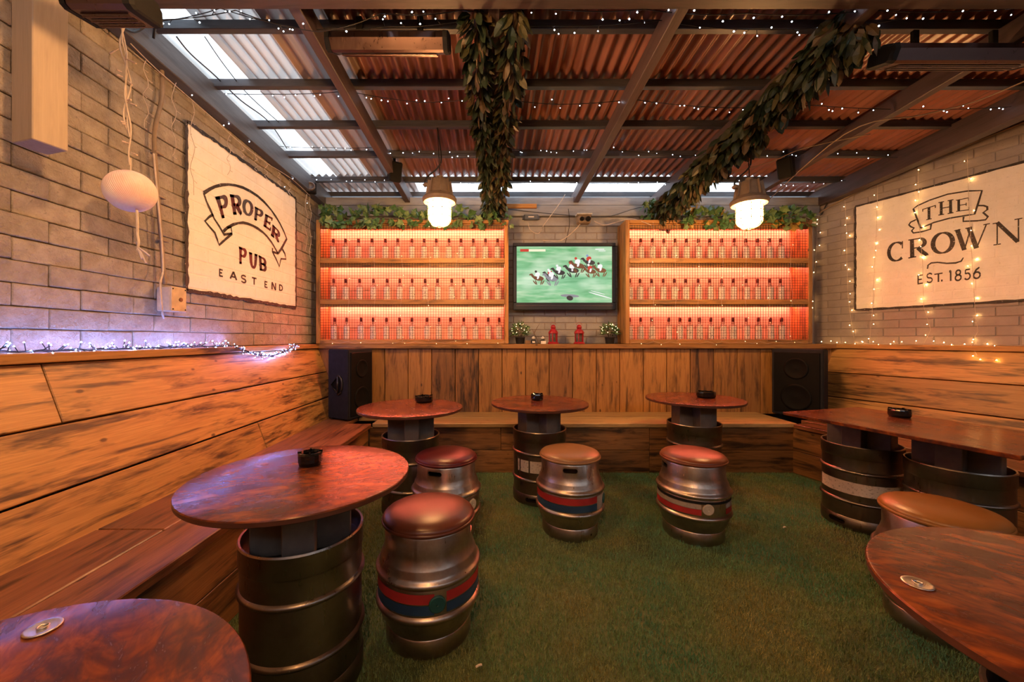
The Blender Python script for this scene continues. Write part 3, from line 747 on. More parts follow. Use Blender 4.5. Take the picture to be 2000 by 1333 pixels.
def glyph(ch, T, t, sf):
    S = []; h = T/2; e = t/2
    def ser(x, y, wd=.2):
        if sf: S.append(seg(x-wd, y, x+wd, y, t))
    if ch == 'T': S += [seg(.5,0,.5,1,T), seg(.03,1-e,.97,1-e,t)]; ser(.5,e); S += [seg(.05,.78,.05,1,t), seg(.95,.78,.95,1,t)] if sf else []
    elif ch == 'H':
        S += [seg(.18,0,.18,1,T), seg(.82,0,.82,1,T), seg(.18,.5,.82,.5,t)]
        for x in (.18,.82): ser(x,e); ser(x,1-e)
    elif ch == 'E':
        S += [seg(.2,0,.2,1,T), seg(.2,1-e,.92,1-e,t), seg(.2,.5,.75,.5,t), seg(.2,e,.95,e,t)]
        if sf: S += [seg(.92,.76,.92,1,t), seg(.95,0,.95,.26,t), seg(.75,.38,.75,.62,t)]; ser(.16,e,.16); ser(.16,1-e,.16)
    elif ch == 'C': S += [arc(.55,.5,.46,.47,48,312,T,t)]; S += [seg(.88,.62,.88,1,t)] if sf else []
    elif ch == 'O': S += [arc(.5,.5,.44,.46,0,360,T,t,28)]
    elif ch in 'RPB':
        S += [seg(.2,0,.2,1,T)]; ser(.2,e); ser(.14,1-e,.14)
        S += [[(.2,1-e,t),(.5,1-e,t)]+arc(.55,.75-e/2,.32,.25-e/2,88,-88,T,t)+[(.5,.5,t),(.2,.5,t)]]
        if ch == 'R': S += [[(.5,.5,T),(.72,.22,T*.95),(.93,.03,T*.8)]]; S += [seg(.8,e,1.0,e,t)] if sf else []
        if ch == 'B': S += [[(.2,.5,t),(.52,.5,t)]+arc(.56,.25+e/2,.36,.25-e/2,88,-88,T,t)+[(.5,e,t),(.2,e,t)]]
    elif ch == 'W':
        S += [seg(.08,1,.30,0,T), seg(.30,0,.48,.95,t), seg(.42,1,.66,0,T), seg(.66,0,.93,1,t)]
        if sf: ser(.08,1-e,.10); ser(.42,1-e,.10); ser(.93,1-e,.09)
    elif ch == 'N':
        S += [seg(.14,0,.14,1,t*1.1), seg(.14,1,.84,0,T), seg(.86,0,.86,1,t*1.1)]
        if sf: ser(.14,e,.13); ser(.08,1-e,.1); ser(.86,1-e,.13)
    elif ch == 'U': S += [[(.2,1,T),(.2,.4,T)]+arc(.5,.36,.30,.32,180,360,T,t*1.2)+[(.8,.4,T),(.8,1,T)]]; ser(.2,1-e,.16); ser(.8,1-e,.16)
    elif ch == 'A': S += [seg(.06,0,.5,1,t*1.1), seg(.5,1,.94,0,T), seg(.2,.32,.8,.32,t)]
    elif ch == 'S': S += [arc(.5,.74,.36,.23,20,250,T*.8,t*1.2)+arc(.5,.27,.38,.24,70,-160,T*.8,t*1.2)]
    elif ch == 'D': S += [seg(.2,0,.2,1,T), [(.2,1-e,t),(.4,1-e,t)]+arc(.42,.5,.46,.5-e,88,-88,T,t)+[(.4,e,t),(.2,e,t)]]
    elif ch == '1': S += [seg(.5,0,.5,1,T*2.2)]; S += [seg(.1,.9,.5,.98,t*1.5)]
    elif ch == '8': S += [arc(.5,.76,.30,.22,0,360,T,t), arc(.5,.27,.38,.26,0,360,T,t)]
    elif ch == '5': S += [seg(.25,.95,.85,.95,t), seg(.25,.95,.22,.55,t), arc(.48,.32,.38,.29,120,-150,T,t)]
    elif ch == '6': S += [arc(.5,.3,.38,.28,0,360,T,t), [(.80,.97,t),(.45,.80,T),(.16,.45,T),(.12,.3,T)]]
    elif ch == '.': S += [seg(.5,0,.5,.2,.8)]
    return S
def letters(items, toW, P, off, T, t, sf, mat, parent):
    for ch, q in items:
        b = MB(); put_glyph(b, ch, q, toW, P, off, T, t, sf)
        tag(b.build('painted_letter', mat, parent), 'painted character '+('full stop' if ch == '.' else ch))
def put_glyph(b, ch, quad, toW, P, off, T, t, sf):
    tl, tr, br, bl = [toW(*q) for q in quad]
    def m2(x, y): return tuple(lerp(lerp(bl[k], br[k], x), lerp(tl[k], tr[k], x), y) for k in (0, 1))
    for st in glyph(ch, T, t, sf):
        n = len(st); A = []; B = []
        for i in range(n):
            p0 = st[max(i-1,0)]; p1 = st[min(i+1,n-1)]; dx, dy = p1[0]-p0[0], p1[1]-p0[1]; q = math.hypot(dx, dy) or 1
            h = st[i][2]/2; nx, ny = -dy/q*h, dx/q*h
            A.append(P(*m2(st[i][0]+nx, st[i][1]+ny), off)); B.append(P(*m2(st[i][0]-nx, st[i][1]-ny), off))
        b.add(A+B, [(i, i+1, n+i+1, n+i) for i in range(n-1)])
def paint_panel(e, P, s0, s1, z0, z1, off, grid0, name='painted_panel', gap=.003, dz=.0022, bl=.225, bh=.075):
    b = MB(); row = 0; z = 1.135
    b.add([P(s0,z0,off-dz), P(s1,z0,off-dz), P(s1,z1,off-dz), P(s0,z1,off-dz)], [(0,1,2,3)])
    while z < z1:
        s = grid0-(row % 2)*bl/2
        while s < s1:
            a0, a1, c0, c1 = max(s+gap, s0), min(s+bl-gap, s1), max(z+gap, z0), min(z+bh-gap, z1)
            if a1-a0 > .012 and c1-c0 > .008:
                i = .004; o1 = off+random.uniform(-.0004,.0004)
                vs = [P(a0,c0,off-dz),P(a1,c0,off-dz),P(a1,c1,off-dz),P(a0,c1,off-dz),P(a0+i,c0+i,o1),P(a1-i,c0+i,o1),P(a1-i,c1-i,o1),P(a0+i,c1-i,o1)]
                b.add(vs, [(4,5,6,7),(0,1,5,4),(1,2,6,5),(2,3,7,6),(3,0,4,7)])
            s += bl
        z += bh; row += 1
    return b.build(name, SIGNW, e)
def jag(s0, z0, s1, z1, w, amp, n=40):
    out = []
    for i in range(n+1):
        t = i/n; k = random.uniform(-amp, amp)
        dx, dz = s1-s0, z1-z0; q = math.hypot(dx, dz)
        out.append((lerp(s0,s1,t)-dz/q*k, lerp(z0,z1,t)+dx/q*k, w*random.uniform(.55,1.25)))
    return out
# left sign
SL0, SL1, SZ0, SZ1 = 2.318, 3.596, 1.478, 2.50
sgl = empty('painted_sign', (XL, 2.95, 1.99), label='white painted pub sign on the left brick wall with a curved banner', cat='sign')
OFF = .014
paint_panel(sgl, WL, SL0, SL1, SZ0, SZ1, OFF, 1.24, bl=.25, bh=.09)
b = MB()
for q in ((SL0,SZ0,SL0,SZ1), (SL0,SZ1,SL1,SZ1), (SL1,SZ1,SL1,SZ0), (SL1,SZ0,SL0,SZ0)): ribbon(b, jag(*q, .026, .004), WL, OFF+.0015)
b.build('painted_border', INK, sgl)
def c5(x, y): return wl_px(340+x/4.164, 300+y/4.164, OFF)
b = MB()
for ln, w_ in (([(240,322),(285,292),(330,270),(385,256),(440,252),(500,260),(560,278),(620,308),(680,348),(735,398),(785,455),(825,512),(860,570),(890,630),(915,695),(880,760),(845,815)], .017),
           ([(845,815),(820,770),(790,720),(755,675),(720,640),(680,610),(640,588),(600,572),(560,563),(520,567),(480,578),(430,605),(400,635)], .015),
           ([(240,322),(262,390),(295,460),(325,530),(365,590),(405,660),(470,650),(462,600),(430,605)], .014),
           ([(318,495),(285,515),(250,550),(290,600),(330,645),(350,700),(365,745),(415,700),(470,652)], .014),
           ([(800,770),(798,800),(825,850),(855,920),(868,857),(910,860),(900,815),(880,778)], .014), ([(800,800),(845,815)], .014)):
    ribbon(b, [(*c5(*p), w_*1.25*random.uniform(.8,1.15)) for p in ln], WL, OFF+.0016)
b.build('painted_banner', INK, sgl)
letters((('P', ((330,352),(430,335),(440,515),(390,530))), ('R', ((450,330),(540,345),(550,495),(480,500))), ('O', ((560,365),(640,400),(632,512),(565,495))),
              ('P', ((655,430),(728,470),(702,560),(650,540))), ('E', ((740,490),(802,525),(782,632),(725,590))), ('R', ((800,575),(862,640),(852,727),(785,665)))), c5, WL, OFF+.0016, .34, .14, True, INKP, sgl)
letters((('P', ((525,755),(592,782),(575,905),(530,898))), ('U', ((605,800),(680,822),(668,940),(618,922))), ('B', ((685,825),(747,860),(747,962),(695,952)))), c5, WL, OFF+.0016, .34, .14, True, INKR, sgl)
it = []
for ch, x0, y0, x1, y1 in (('E',362,935,397,1008),('A',452,955,510,1032),('S',540,985,588,1058),('T',630,1003,670,1074),('E',732,1035,760,1097),('N',790,1046,830,1114),('D',850,1062,884,1124)):
    k = .25*(x1-x0); it.append((ch, ((x0,y0),(x1,y0+k),(x1,y1),(x0,y1-k))))
letters(it, c5, WL, OFF+.0016, .24, .20, False, INK, sgl)
# right sign
sgr = empty('painted_sign', tuple(WR(1.0, 1.98)), label='white painted sign on the right brick wall with THE CROWN in black serif letters', cat='sign')
RS0, RS1, RZ0, RZ1 = .370, 1.648, 1.470, 2.492
OFR = .0125
paint_panel(sgr, WR, RS0, RS1, RZ0, RZ1, OFR, .02, dz=.0012)
b = MB()
for q in ((RS0,RZ0,RS0,RZ1), (RS0,RZ1,RS1,RZ1), (RS1,RZ1,RS1,RZ0), (RS1,RZ0,RS0,RZ0)): ribbon(b, jag(*q, .020, .0006, 30), WR, OFR+.001)
b.build('painted_border', INK, sgr)
def c8(x, y): return wr_px(1560+x/2.5636, 300+y/2.5636)
b = MB()
for ln in ([(615,375),(578,278),(600,262),(660,235),(750,205),(850,189),(922,187),(903,250),(885,305),(850,310),(760,325),(680,347),(615,375)],
           [(596,330),(565,345),(556,358),(566,368),(582,374),(570,388),(578,399),(620,393),(664,380),(668,352)],
           [(902,262),(930,262),(948,268),(949,282),(928,297),(952,318),(940,333),(900,338),(828,341),(830,318)]):
    ribbon(b, [(*c8(*p), .012) for p in ln], WR, OFR+.001)
b.build('painted_banner', INK, sgr)
letters((('T', ((622,280),(692,258),(692,325),(622,340))), ('H', ((705,245),(778,230),(778,300),(705,312))), ('E', ((792,234),(860,220),(860,285),(792,293)))), c8, WR, OFR+.001, .20, .07, True, INK, sgr)
letters((('C', ((448,450),(534,438),(534,535),(448,547))), ('R', ((553,432),(645,418),(655,510),(553,527))), ('O', ((670,402),(782,386),(782,496),(670,510)))), c8, WR, OFR+.001, .22, .06, True, INK, sgr)
letters((('W', ((785,385),(958,350),(955,466),(785,492))), ('N', ((978,350),(1126,322),(1126,440),(978,462)))), c8, WR, OFR+.001, .145, .045, True, INK, sgr)
b = MB()
ribbon(b, [(*c8(*p), w_) for p, w_ in (((649,578),.010),((652,560),.010),((668,549),.013),((700,546),.012),((745,551),.012),((790,549),.014),((818,540),.012),((829,522),.006))], WR, OFR+.001)
b.build('painted_flourish', INK, sgr)
it = []
for ch, x0, y0, x1, y1 in (('E',595,607,630,655),('S',642,600,677,648),('T',682,600,726,644),('.',716,593,726,642),('1',756,587,774,639),('8',784,584,822,637),('5',830,579,868,633),('6',874,571,918,627)):
    k = .16*(x1-x0); it.append((ch, ((x0,y0+k/2),(x1,y0-k/2),(x1,y1-k/2),(x0,y1+k/2))))
letters(it, c8, WR, OFR+.001, .19, .14, False, INK, sgr)

# ------------------------------------------------------------------ television
def television():
    e = empty('television', (.74, 4.10, 1.49), label='flat television showing a horse race between the two bottle cabinets', cat='television')
    y0 = 4.04; x0, x1, z0, z1 = (1002-CXP)/F*y0, (1202-CXP)/F*y0, EYE-(606-CYP)/F*y0, EYE-(475-CYP)/F*y0
    xm, zm = (x0+x1)/2, (z0+z1)/2
    MB().box((xm, y0+.04, zm), (x1-x0-.02, .06, z1-z0-.02), None, .01).build('housing', MATTE, e)
    MB().box((xm, y0+.085, zm), (.3, .06, .25), None, .004).build('wall_bracket', MATTE, e)
    bz = .038; bb = .078
    for nm, c, s in (('bezel', (xm,y0,z1-bz/2), (x1-x0,.03,bz)), ('bezel', (xm,y0,z0+bb/2), (x1-x0,.03,bb)), ('bezel', (x0+bz/2,y0,(z0+bb+z1-bz)/2), (bz,.03,z1-z0-bz-bb)), ('bezel', (x1-bz/2,y0,(z0+bb+z1-bz)/2), (bz,.03,z1-z0-bz-bb))):
        MB().box(c, s, None, .005).build(nm, BLACK, e)
    MB().box((xm, y0-.016, z0+.045), (x1-x0-.06, .006, .007), None, .001).build('trim_strip', CHROME, e)
    sx0, sx1, sz0, sz1 = x0+bz, x1-bz, z0+bb, z1-bz
    m = NT('television_picture'); tc = m.coord((1,1,1), False); sp = m.n('ShaderNodeSeparateXYZ'); m.l(tc, sp.inputs[0])
    n = m.noise(m.coord((1.2,1,9), False), 2.5, 3); base = m.ramp(n, [(.3, (.10,.34,.12)), (.5, (.22,.50,.24)), (.72, (.50,.66,.42))])
    n2 = m.noise(m.coord((1,1,1.6), False), 2.6, 2); base = m.mix(m.ramp(n2, [(.50, 0), (.72, .75)]), base, (.66,.78,.58))
    m.set((0,0,0), .15); m.l(base, m.b.inputs['Emission Color']); m.b.inputs['Emission Strength'].default_value = .62
    scr = MB().add([(sx0,y0-.004,sz0),(sx1,y0-.004,sz0),(sx1,y0-.004,sz1),(sx0,y0-.004,sz1)], [(0,1,2,3)]).build('screen', m.mat, e)
    cols = {'w': (.85,.85,.85), 'k': (.03,.03,.035), 'b': (.16,.06,.03), 'r': (.55,.04,.03), 'g': (.25,.25,.28), 'y': (.9,.85,.6), 's': (.20,.28,.5)}
    mats = {k: emis('picture_'+k, c, .6) for k, c in cols.items()}
    for m_ in mats.values(): m_.cycles.emission_sampling = 'NONE'
    def pt(x, y): px = 980+x/4.596; py = 400+y/4.597; return ((px-CXP)/F*y0, EYE-(py-CYP)/F*y0)
    ks = list(mats); q = MB(); dep = [0]
    def ell(x, y, rx, ry, k, tilt=0):
        dep[0] += 1; q.cur = ks.index(k); vs = []
        for i in range(12):
            t = 2*math.pi*i/12; u, v = rx*math.cos(t), ry*math.sin(t)
            X, Z = pt(x+u*math.cos(tilt)-v*math.sin(tilt), y+u*math.sin(tilt)+v*math.cos(tilt)); vs.append((X, y0-.0045-.00002*dep[0], Z))
        q.add(vs, [tuple(range(12))[::-1]])
    for (x, y, hc, jc, jl, s) in ((330,662,'b','w','k',1),(440,640,'k','r','w',.9),(455,665,'g','w','w',1.1),(520,610,'k','w','w',1),(640,590,'k','w','r',1.1),(690,550,'b','w','r',1.1),(790,520,'k','r','s',1),(800,600,'b','r','w',.95),(890,590,'b','w','k',1)):
        ell(x, y, 48*s, 22*s, hc, .12); ell(x-52*s, y-20*s, 26*s, 11*s, hc, .9); ell(x-68*s, y-34*s, 17*s, 8*s, hc, -.3)
        for lx, tl in ((-36,.9),(-22,1.2),(24,1.9),(40,2.1)): ell(x+lx*s, y+38*s, 24*s, 5*s, hc, tl)
        ell(x-10*s, y-34*s, 24*s, 19*s, jc, -.4); ell(x-24*s, y-60*s, 11*s, 11*s, jl); ell(x-4*s, y-10*s, 9*s, 20*s, 'w', .3)
    ell(610, 820, 85, 14, 'g', .05); ell(610, 840, 30, 22, 'k', .2); ell(880, 815, 110, 5, 'w', .28); ell(860, 790, 70, 3, 'w', .25)
    def rect(xa, ya, xb, yb, k):
        dep[0] += 1; q.cur = ks.index(k); a = pt(xa, ya); c = pt(xb, yb); Y = y0-.0045-.00002*dep[0]
        q.add([(a[0],Y,c[1]),(c[0],Y,c[1]),(c[0],Y,a[1]),(a[0],Y,a[1])], [(0,1,2,3)])
    rect(165,400,242,424,'r'); rect(242,402,392,422,'y'); rect(838,398,918,406,'w'); rect(868,414,930,420,'w')
    tag(q.build('race_picture', [mats[k] for k in ks], scr), kind='stuff')
television()

# ------------------------------------------------------------------ things on the ledge
REDM = plain('red_lantern_metal', (.38,.012,.022), .35)
PANE = NT('lantern_pane'); PANE.set((.5,.42,.42), .1); PANE.b.inputs['Transmission Weight'].default_value = .8; PANE = PANE.mat
def lantern(x, label):
    e = empty('lantern', (x, 4.0, LZ+.0005), label=label, cat='lantern', group='red lanterns on the ledge')
    MB().lathe([(0,0),(.057,0),(.058,.012),(.050,.018),(.046,.022),(0,.022)], 24).build('base', REDM, e, smooth=True, local=True, sharp=40)
    MB().lathe([(.039,.022),(.039,.108)], 24).build('glass', PANE, e, smooth=True, local=True)
    MB().lathe([(0,.022),(.016,.022),(.016,.062),(0,.062)], 14).build('candle', plain('candle_wax', (.7,.62,.5), .5), e, local=True)
    for k in range(6):
        a = k*math.pi/3+.2; MB().box((.043*math.cos(a), .043*math.sin(a), .066), (.009, .009, .092), Matrix.Rotation(a, 3, 'Z')).build('upright', REDM, e, local=True)
    t = MB().lathe([(.050,.108),(.052,.116),(.046,.130),(.030,.148),(.024,.152),(.024,.166),(.027,.170),(.027,.178),(.018,.196),(.006,.202),(0,.203)], 24).build('roof', REDM, e, smooth=True, local=True, sharp=40)
    pts = [(.030*math.cos(u), .004, .196+.026*math.sin(u)) for u in [math.pi*i/8 for i in range(9)]]
    MB().tube(pts, .002, 6).build('carry_ring', REDM, t, local=True)
lantern(.616, 'red metal lantern on the ledge, nearer the left potted plant')
lantern(.886, 'red metal lantern on the ledge, nearer the right potted plant')
def leaf_mesh(name, L, W, mat, lobed=False, droop=.25):
    b = MB()
    if lobed:
        out = [(0,0),(.30,.10),(.55,-.02),(.50,.30),(.80,.52),(.42,.62),(.0,1.0)]
        pts = [(x*W, y*L) for x, y in out]+[(-x*W, y*L) for x, y in out[-2:0:-1]]
    else:
        out = [(0,0),(.34,.22),(.50,.48),(.34,.78),(0,1)]
        pts = [(x*W, y*L) for x, y in out]+[(-x*W, y*L) for x, y in out[-2:0:-1]]
    n = len(pts); vs = [(0, L*.45, .0)]+[(x, y, -abs(x)*.35-droop*L*(y/L)**2) for x, y in pts]
    b.add(vs, [(0, 1+i, 1+(i+1) % n) for i in range(n)])
    me = b.mesh(name); me.materials.append(mat); return me
def scatter_leaves(e, spots, meshes, weights, n_obj, stuff_name='foliage', size=(.8,1.25)):
    """spots: (position, direction); the first n_obj become leaf parts, the rest one joined part"""
    join = {}; base = wloc(e)
    for i, (p, d) in enumerate(spots):
        me = random.choices(meshes, weights)[0]; s = random.uniform(*size)
        d = Vector(d).normalized(); up = Vector((random.uniform(-1,1), random.uniform(-1,1), random.uniform(-.2,1)))
        z = (up-d*up.dot(d)); z = z.normalized() if z.length > 1e-3 else d.orthogonal().normalized()
        x = d.cross(z); R = Matrix((x, d, z)).transposed()
        if i < n_obj:
            o = bpy.data.objects.new('leaf', me); COL.objects.link(o); o.parent = e; o.location = Vector(p)-base; o.rotation_euler = R.to_euler(); o.scale = (s,s,s)
        else:
            b = join.setdefault(me.name, (MB(), me)); k = len(b[0].v)
            b[0].v += [tuple(Vector(p)+R @ (v.co*s)) for v in me.vertices]; b[0].f += [[k+j for j in f.vertices] for f in me.polygons]; b[0].m += [0]*len(me.polygons)
    if join:
        allb = MB(); mats = []
        for mb, me in join.values():
            k = len(allb.v); allb.v += mb.v; allb.f += [[k+j for j in f] for f in mb.f]; allb.m += [len(mats)]*len(mb.f); mats.append(me.materials[0])
        tag(allb.build(stuff_name, mats, e), kind='stuff')
LM = {m_.name: leaf_mesh('leaf', .085, .042, m_) for m_ in LEAFM[:3]}
LI = {m_.name: leaf_mesh('leaf', .070, .052, m_, True) for m_ in LEAFM[3:]}
LP = [leaf_mesh('leaf', .038, .012, LEAFM[3]), leaf_mesh('leaf', .036, .012, LEAFM[4])]
def potted(x, label, r, sx):
    e = empty('potted_plant', (x, 4.0, LZ+.0005), label=label, cat='plant', group='potted plants on the ledge')
    MB().lathe([(0,0),(.042,0),(.050,.062),(.053,.064),(.053,.072),(.047,.072),(.046,.058),(0,.056)], 24).build('pot', BLACK, e, smooth=True, local=True, sharp=40)
    b = MB()
    for k in range(9):
        a = random.uniform(0,6.28); q = random.uniform(.02,.07); b.tube([(0,0,.05),(q*.5*math.cos(a),q*.5*math.sin(a),.10),(q*math.cos(a),q*math.sin(a),.15)], .0018, 5)
    b.build('stems', LEAFM[2], e, local=True)
    sp = []
    for k in range(210):
        t = random.uniform(0,6.283); ph = math.acos(random.uniform(-.45,1)); rr = r*random.uniform(.45,1)
        d = Vector((math.sin(ph)*math.cos(t), math.sin(ph)*math.sin(t), math.cos(ph))); sp.append((Vector((x,4.0,LZ+.128))+Vector((d.x*rr, d.y*rr*.8, d.z*rr)), d+Vector((0,0,.3))))
    scatter_leaves(e, sp, LP, [.6,.4], 0)
    b = MB(); pts = []
    for k in range(26):
        t = k*2.4; ph = .35+1.5*((k*7) % 26)/26; pts.append(Vector((math.sin(ph)*math.cos(t)*r*1.05, math.sin(ph)*math.sin(t)*r*.85, .128+math.cos(ph)*r)))
    for p in pts: b.octa(p, .0034)
    w_ = MB().tube(catmull(pts, 3), .0009, 4).build('light_wire', WHITEW, e, local=True)
    tag(b.build('fairy_bulbs', LED_S, w_, local=True), kind='stuff')
    return e
potted(.272, 'small bushy plant wrapped in fairy lights beside the left cabinet', .086, 1)
potted(1.205, 'round potted plant wrapped in fairy lights beside the right cabinet', .082, 1)
# bare twig leaning, black and white ornaments, little box
TWIG = plain('bare_twig', (.20,.12,.06), .7)
tw = empty('twig', PX(1053, 668, 4.03), label='bare forked twig standing between left plant and ornaments', cat='twig'); tw.location.z = LZ+.0005
MB().tube([(.0,0,.004),(-.02,.01,.05),(-.055,.02,.12),(-.07,.02,.155)], [.004,.0035,.003,.002], 6).build('stem', TWIG, tw, local=True)
MB().tube([(-.05,.02,.11),(-.02,.015,.17),(.006,.01,.215)], [.003,.0026,.0015], 6).build('branch', TWIG, tw, local=True)
WHT = plain('white_glaze', (.75,.72,.68), .3)
def orn(px, label, tall):
    p = PX(px, 668, 3.94); e = empty('ornament', (p.x, 3.94, LZ+.0005), label=label, cat='ornament', group='black and white ornaments')
    MB().ball((0,0,.026), .026, .022, .026, 14, 8).build('body', BLACK, e, smooth=True, local=True)
    MB().ball((0,-.004,.062), .019, .017, .017, 14, 8).build('head', WHT, e, smooth=True, local=True)
    for s in (-1,1): MB().ball((s*.013,0,.078), .006, .005, .006, 8, 6).build('ear', BLACK, e, smooth=True, local=True)
    MB().box((0,-.018,.020), (.030,.008,.022), None, .002).build('belly', WHT, e, local=True)
    return e
orn(1042, 'black and white ornament on the ledge, nearer the plant', 1); orn(1060, 'black and white ornament on the ledge, nearer the red lantern', 0)
o = MB().box((0,0,.018), (.055,.05,.036), None, .002).build('card_box', plain('brown_card', (.28,.17,.10), .7)); p = PX(1031, 668, 3.98); o.location = (p.x, 3.98, LZ+.0005); tag(o, 'small brown card box behind the ornaments on the ledge', 'box')
o = MB().box((0,0,.016), (.052,.004,.032), Matrix.Rotation(-.35, 3, 'X'), .0005).build('price_card', WHT); p = PX(1061, 668, 3.90); o.location = (p.x, 3.885, LZ+.001); tag(o, 'small white card at the front edge of the ledge', 'card')

# ------------------------------------------------------------------ pendant bulkhead lamps
HOUS = plain('weathered_lamp_housing', (.30,.22,.15), .6, .3)
CAGE = plain('brass_cage', (.34,.22,.10), .45, .7)
def pendant(x, y, z, label, cord_top, side=1):
    e = empty('pendant_lamp', (x, y, z), label=label, cat='lamp', group='caged bulkhead pendant lamps')     # z = bottom of the jar
    jar = [(0,.0),(.045,.008),(.072,.035),(.079,.065),(.079,.17)]
    MB().lathe(jar, 18).build('glass_jar', JAR, e, smooth=True, local=True)
    h = MB().lathe([(.080,.165),(.088,.168),(.118,.172),(.127,.185),(.128,.200),(.120,.212),(.098,.226),(.088,.236),(.072,.330),(.058,.345),(.030,.352),(.026,.372),(.010,.380),(0,.380)], 36).build('housing', HOUS, e, smooth=True, local=True, sharp=35)
    for k in range(8):
        a = k*math.pi/4+.2; MB().box((.086*math.cos(a), .086*math.sin(a), .285), (.018, .006, .11), Matrix.Rotation(a, 3, 'Z') @ Matrix.Rotation(-.16, 3, 'Y')).build('cooling_fin', HOUS, h, local=True)
    MB().tube([(.070*side*-1,0,.300),(.105*side*-1,0,.312),(.118*side*-1,0,.300)], .016, 10).build('cable_gland', HOUS, h, smooth=True, local=True)
    g = empty('cage', (0,0,0)); g.parent = e
    for k in range(8):
        a = k*math.pi/4+.35; pts = [(.086*math.cos(a), .086*math.sin(a), .172), (.087*math.cos(a), .087*math.sin(a), .06), (.078*math.cos(a), .078*math.sin(a), .028), (.054*math.cos(a), .054*math.sin(a), .004), (.014*math.cos(a), .014*math.sin(a), -.008)]
        MB().tube(catmull(pts, 3), .0034, 5).build('cage_bar', CAGE, g, local=True)
    for rr, zz in ((.0875,.062), (.0875,.118), (.016,-.008)):
        MB().tube([(rr*math.cos(t), rr*math.sin(t), zz) for t in [2*math.pi*i/28 for i in range(29)]], .0034, 5, False).build('cage_ring', CAGE, g, local=True)
    ct = Vector(cord_top)-Vector((x,y,z))
    MB().tube(catmull([(-.112*side,0,.300), (-.10*side,0,.36), (-.012*side,0,.44), (.012*side,0,.52), tuple(ct)], 6), .006, 6).build('power_cord', RUBBERW, e, smooth=True, local=True)
    MB().tube([(0,0,.378), (0,.0,.42), tuple(ct)], .003, 6).build('suspension_chain', MATTE, e, local=True)
pendant(-.41, 2.89, 2.035, 'caged pendant lamp glowing in front of the left bottle cabinet', (-.43, 2.91, roofz(2.9)-.05), 1)
pendant(1.92, 2.89, 2.020, 'caged pendant lamp glowing in front of the right bottle cabinet', (1.91, 2.91, roofz(2.9)-.05), 1)
pendant(-.15, -.45, 2.15, 'added unseen caged fill lamp behind the viewer, between the two cut-off tables', (-.15, -.45, roofz(-.45)-.03), 1)  # added lamp, out of view, placed to light the left boards and foreground
pendant(-.55, 1.02, 2.28, 'added unseen caged lamp over the left foreground table, above the picture', (-.55, 1.02, roofz(1)-.03), 1)  # added lamp, out of view; its position follows the shadow under the post

# ------------------------------------------------------------------ heaters
def heater(c, L, rz, tilt, label, dy=.10):
    e = empty('patio_heater', c, rz, label, 'heater', 'slim patio heaters under the roof')
    R = Matrix.Rotation(tilt, 3, 'X'); prof = [(-.075,.03),(-.06,.055),(0,.066),(.06,.055),(.075,.03),(.07,-.02),(.055,-.03),(-.055,-.03),(-.07,-.02)]
    n = len(prof); b = MB(); vs = []
    for x in (-L/2, L/2): vs += [R @ Vector((x, p[0], p[1])) for p in prof]
    b.add(vs, [(i, (i+1) % n, n+(i+1) % n, n+i) for i in range(n)]); b.build('body', CHROME, e, local=True)
    for s in (-1, 1):
        vs = []
        for x, k in ((s*L/2, 1.04), (s*(L/2+.022), 1.0), (s*(L/2+.030), .8)): vs += [R @ Vector((x, p[0]*k, p[1]*k)) for p in prof]
        MB().add(vs, [(j*n+i, j*n+(i+1) % n, (j+1)*n+(i+1) % n, (j+1)*n+i) for j in range(2) for i in range(n)]+[tuple(2*n+i for i in range(n))]).build('end_cap', MATTE, e, local=True)
    g = MB().box(R @ Vector((0,0,-.031)), (L*.86,.075,.004), R).build('reflector', CHROME, e, local=True)
    for k in range(3): MB().tube([R @ Vector((-L*.43, -.03+.03*k, -.038)), R @ Vector((L*.43, -.03+.03*k, -.038))], .0028, 6).build('grille_bar', CHROME, g, local=True)
    for s in (-1, 1): MB().box((s*L*.28, .0, .10), (.03,.02,.10), None, .002).build('bracket', MATTE, e, local=True)
heater((-.535, 1.97, 2.685), .56, 0, .55, 'slim patio heater under the roof left of the hanging garland')
heater((2.36, 1.97, 2.615), .72, 0, .35, 'slim patio heater under the roof in the top right corner')
heater((-1.39, 1.40, 2.385), .20, .0, .2, 'patio heater end poking into the top left corner')
# ceiling speakers
def small_speaker(px, py, Y, rz, label):
    p = PX(px, py, Y); e = empty('small_speaker', p, rz, label, 'speaker', 'small black speakers under the rafters')
    MB().box((0,0,0), (.11,.10,.17), Matrix.Rotation(.35,3,'X'), .012).build('case', MATTE, e, local=True)
    MB().box(Matrix.Rotation(.35,3,'X') @ Vector((0,-.051,0)), (.092,.006,.15), Matrix.Rotation(.35,3,'X'), .002).build('grille', GRILL, e, local=True)
    MB().box((0,.02,.11), (.02,.03,.10), None, .002).build('bracket', MATTE, e, local=True)
small_speaker(771, 336, 3.45, .5, 'small black speaker under the rafter left of the left lamp')
small_speaker(1535, 328, 3.30, -.9, 'small black speaker under the rafter right of the right lamp')
cc = PX(607, 366, 3.75); e = empty('corner_camera', cc, .4, 'small black round device in the far left roof corner', 'camera')
MB().box((0,.02,0), (.10,.08,.10), None, .01).build('case', MATTE, e, local=True)
vs = MB().lathe([(.040,0),(.040,.03),(.030,.034),(.028,.02),(0,.018)], 20); vs.v = [(x, -z-.015, y) for x, y, z in vs.v]; vs.build('lens_ring', plain('grey_ring', (.12,.10,.10), .4), e, smooth=True, local=True)
MB().box((-.02,.05,.05), (.03,.03,.07), None, .003).build('mount', MATTE, e, local=True)

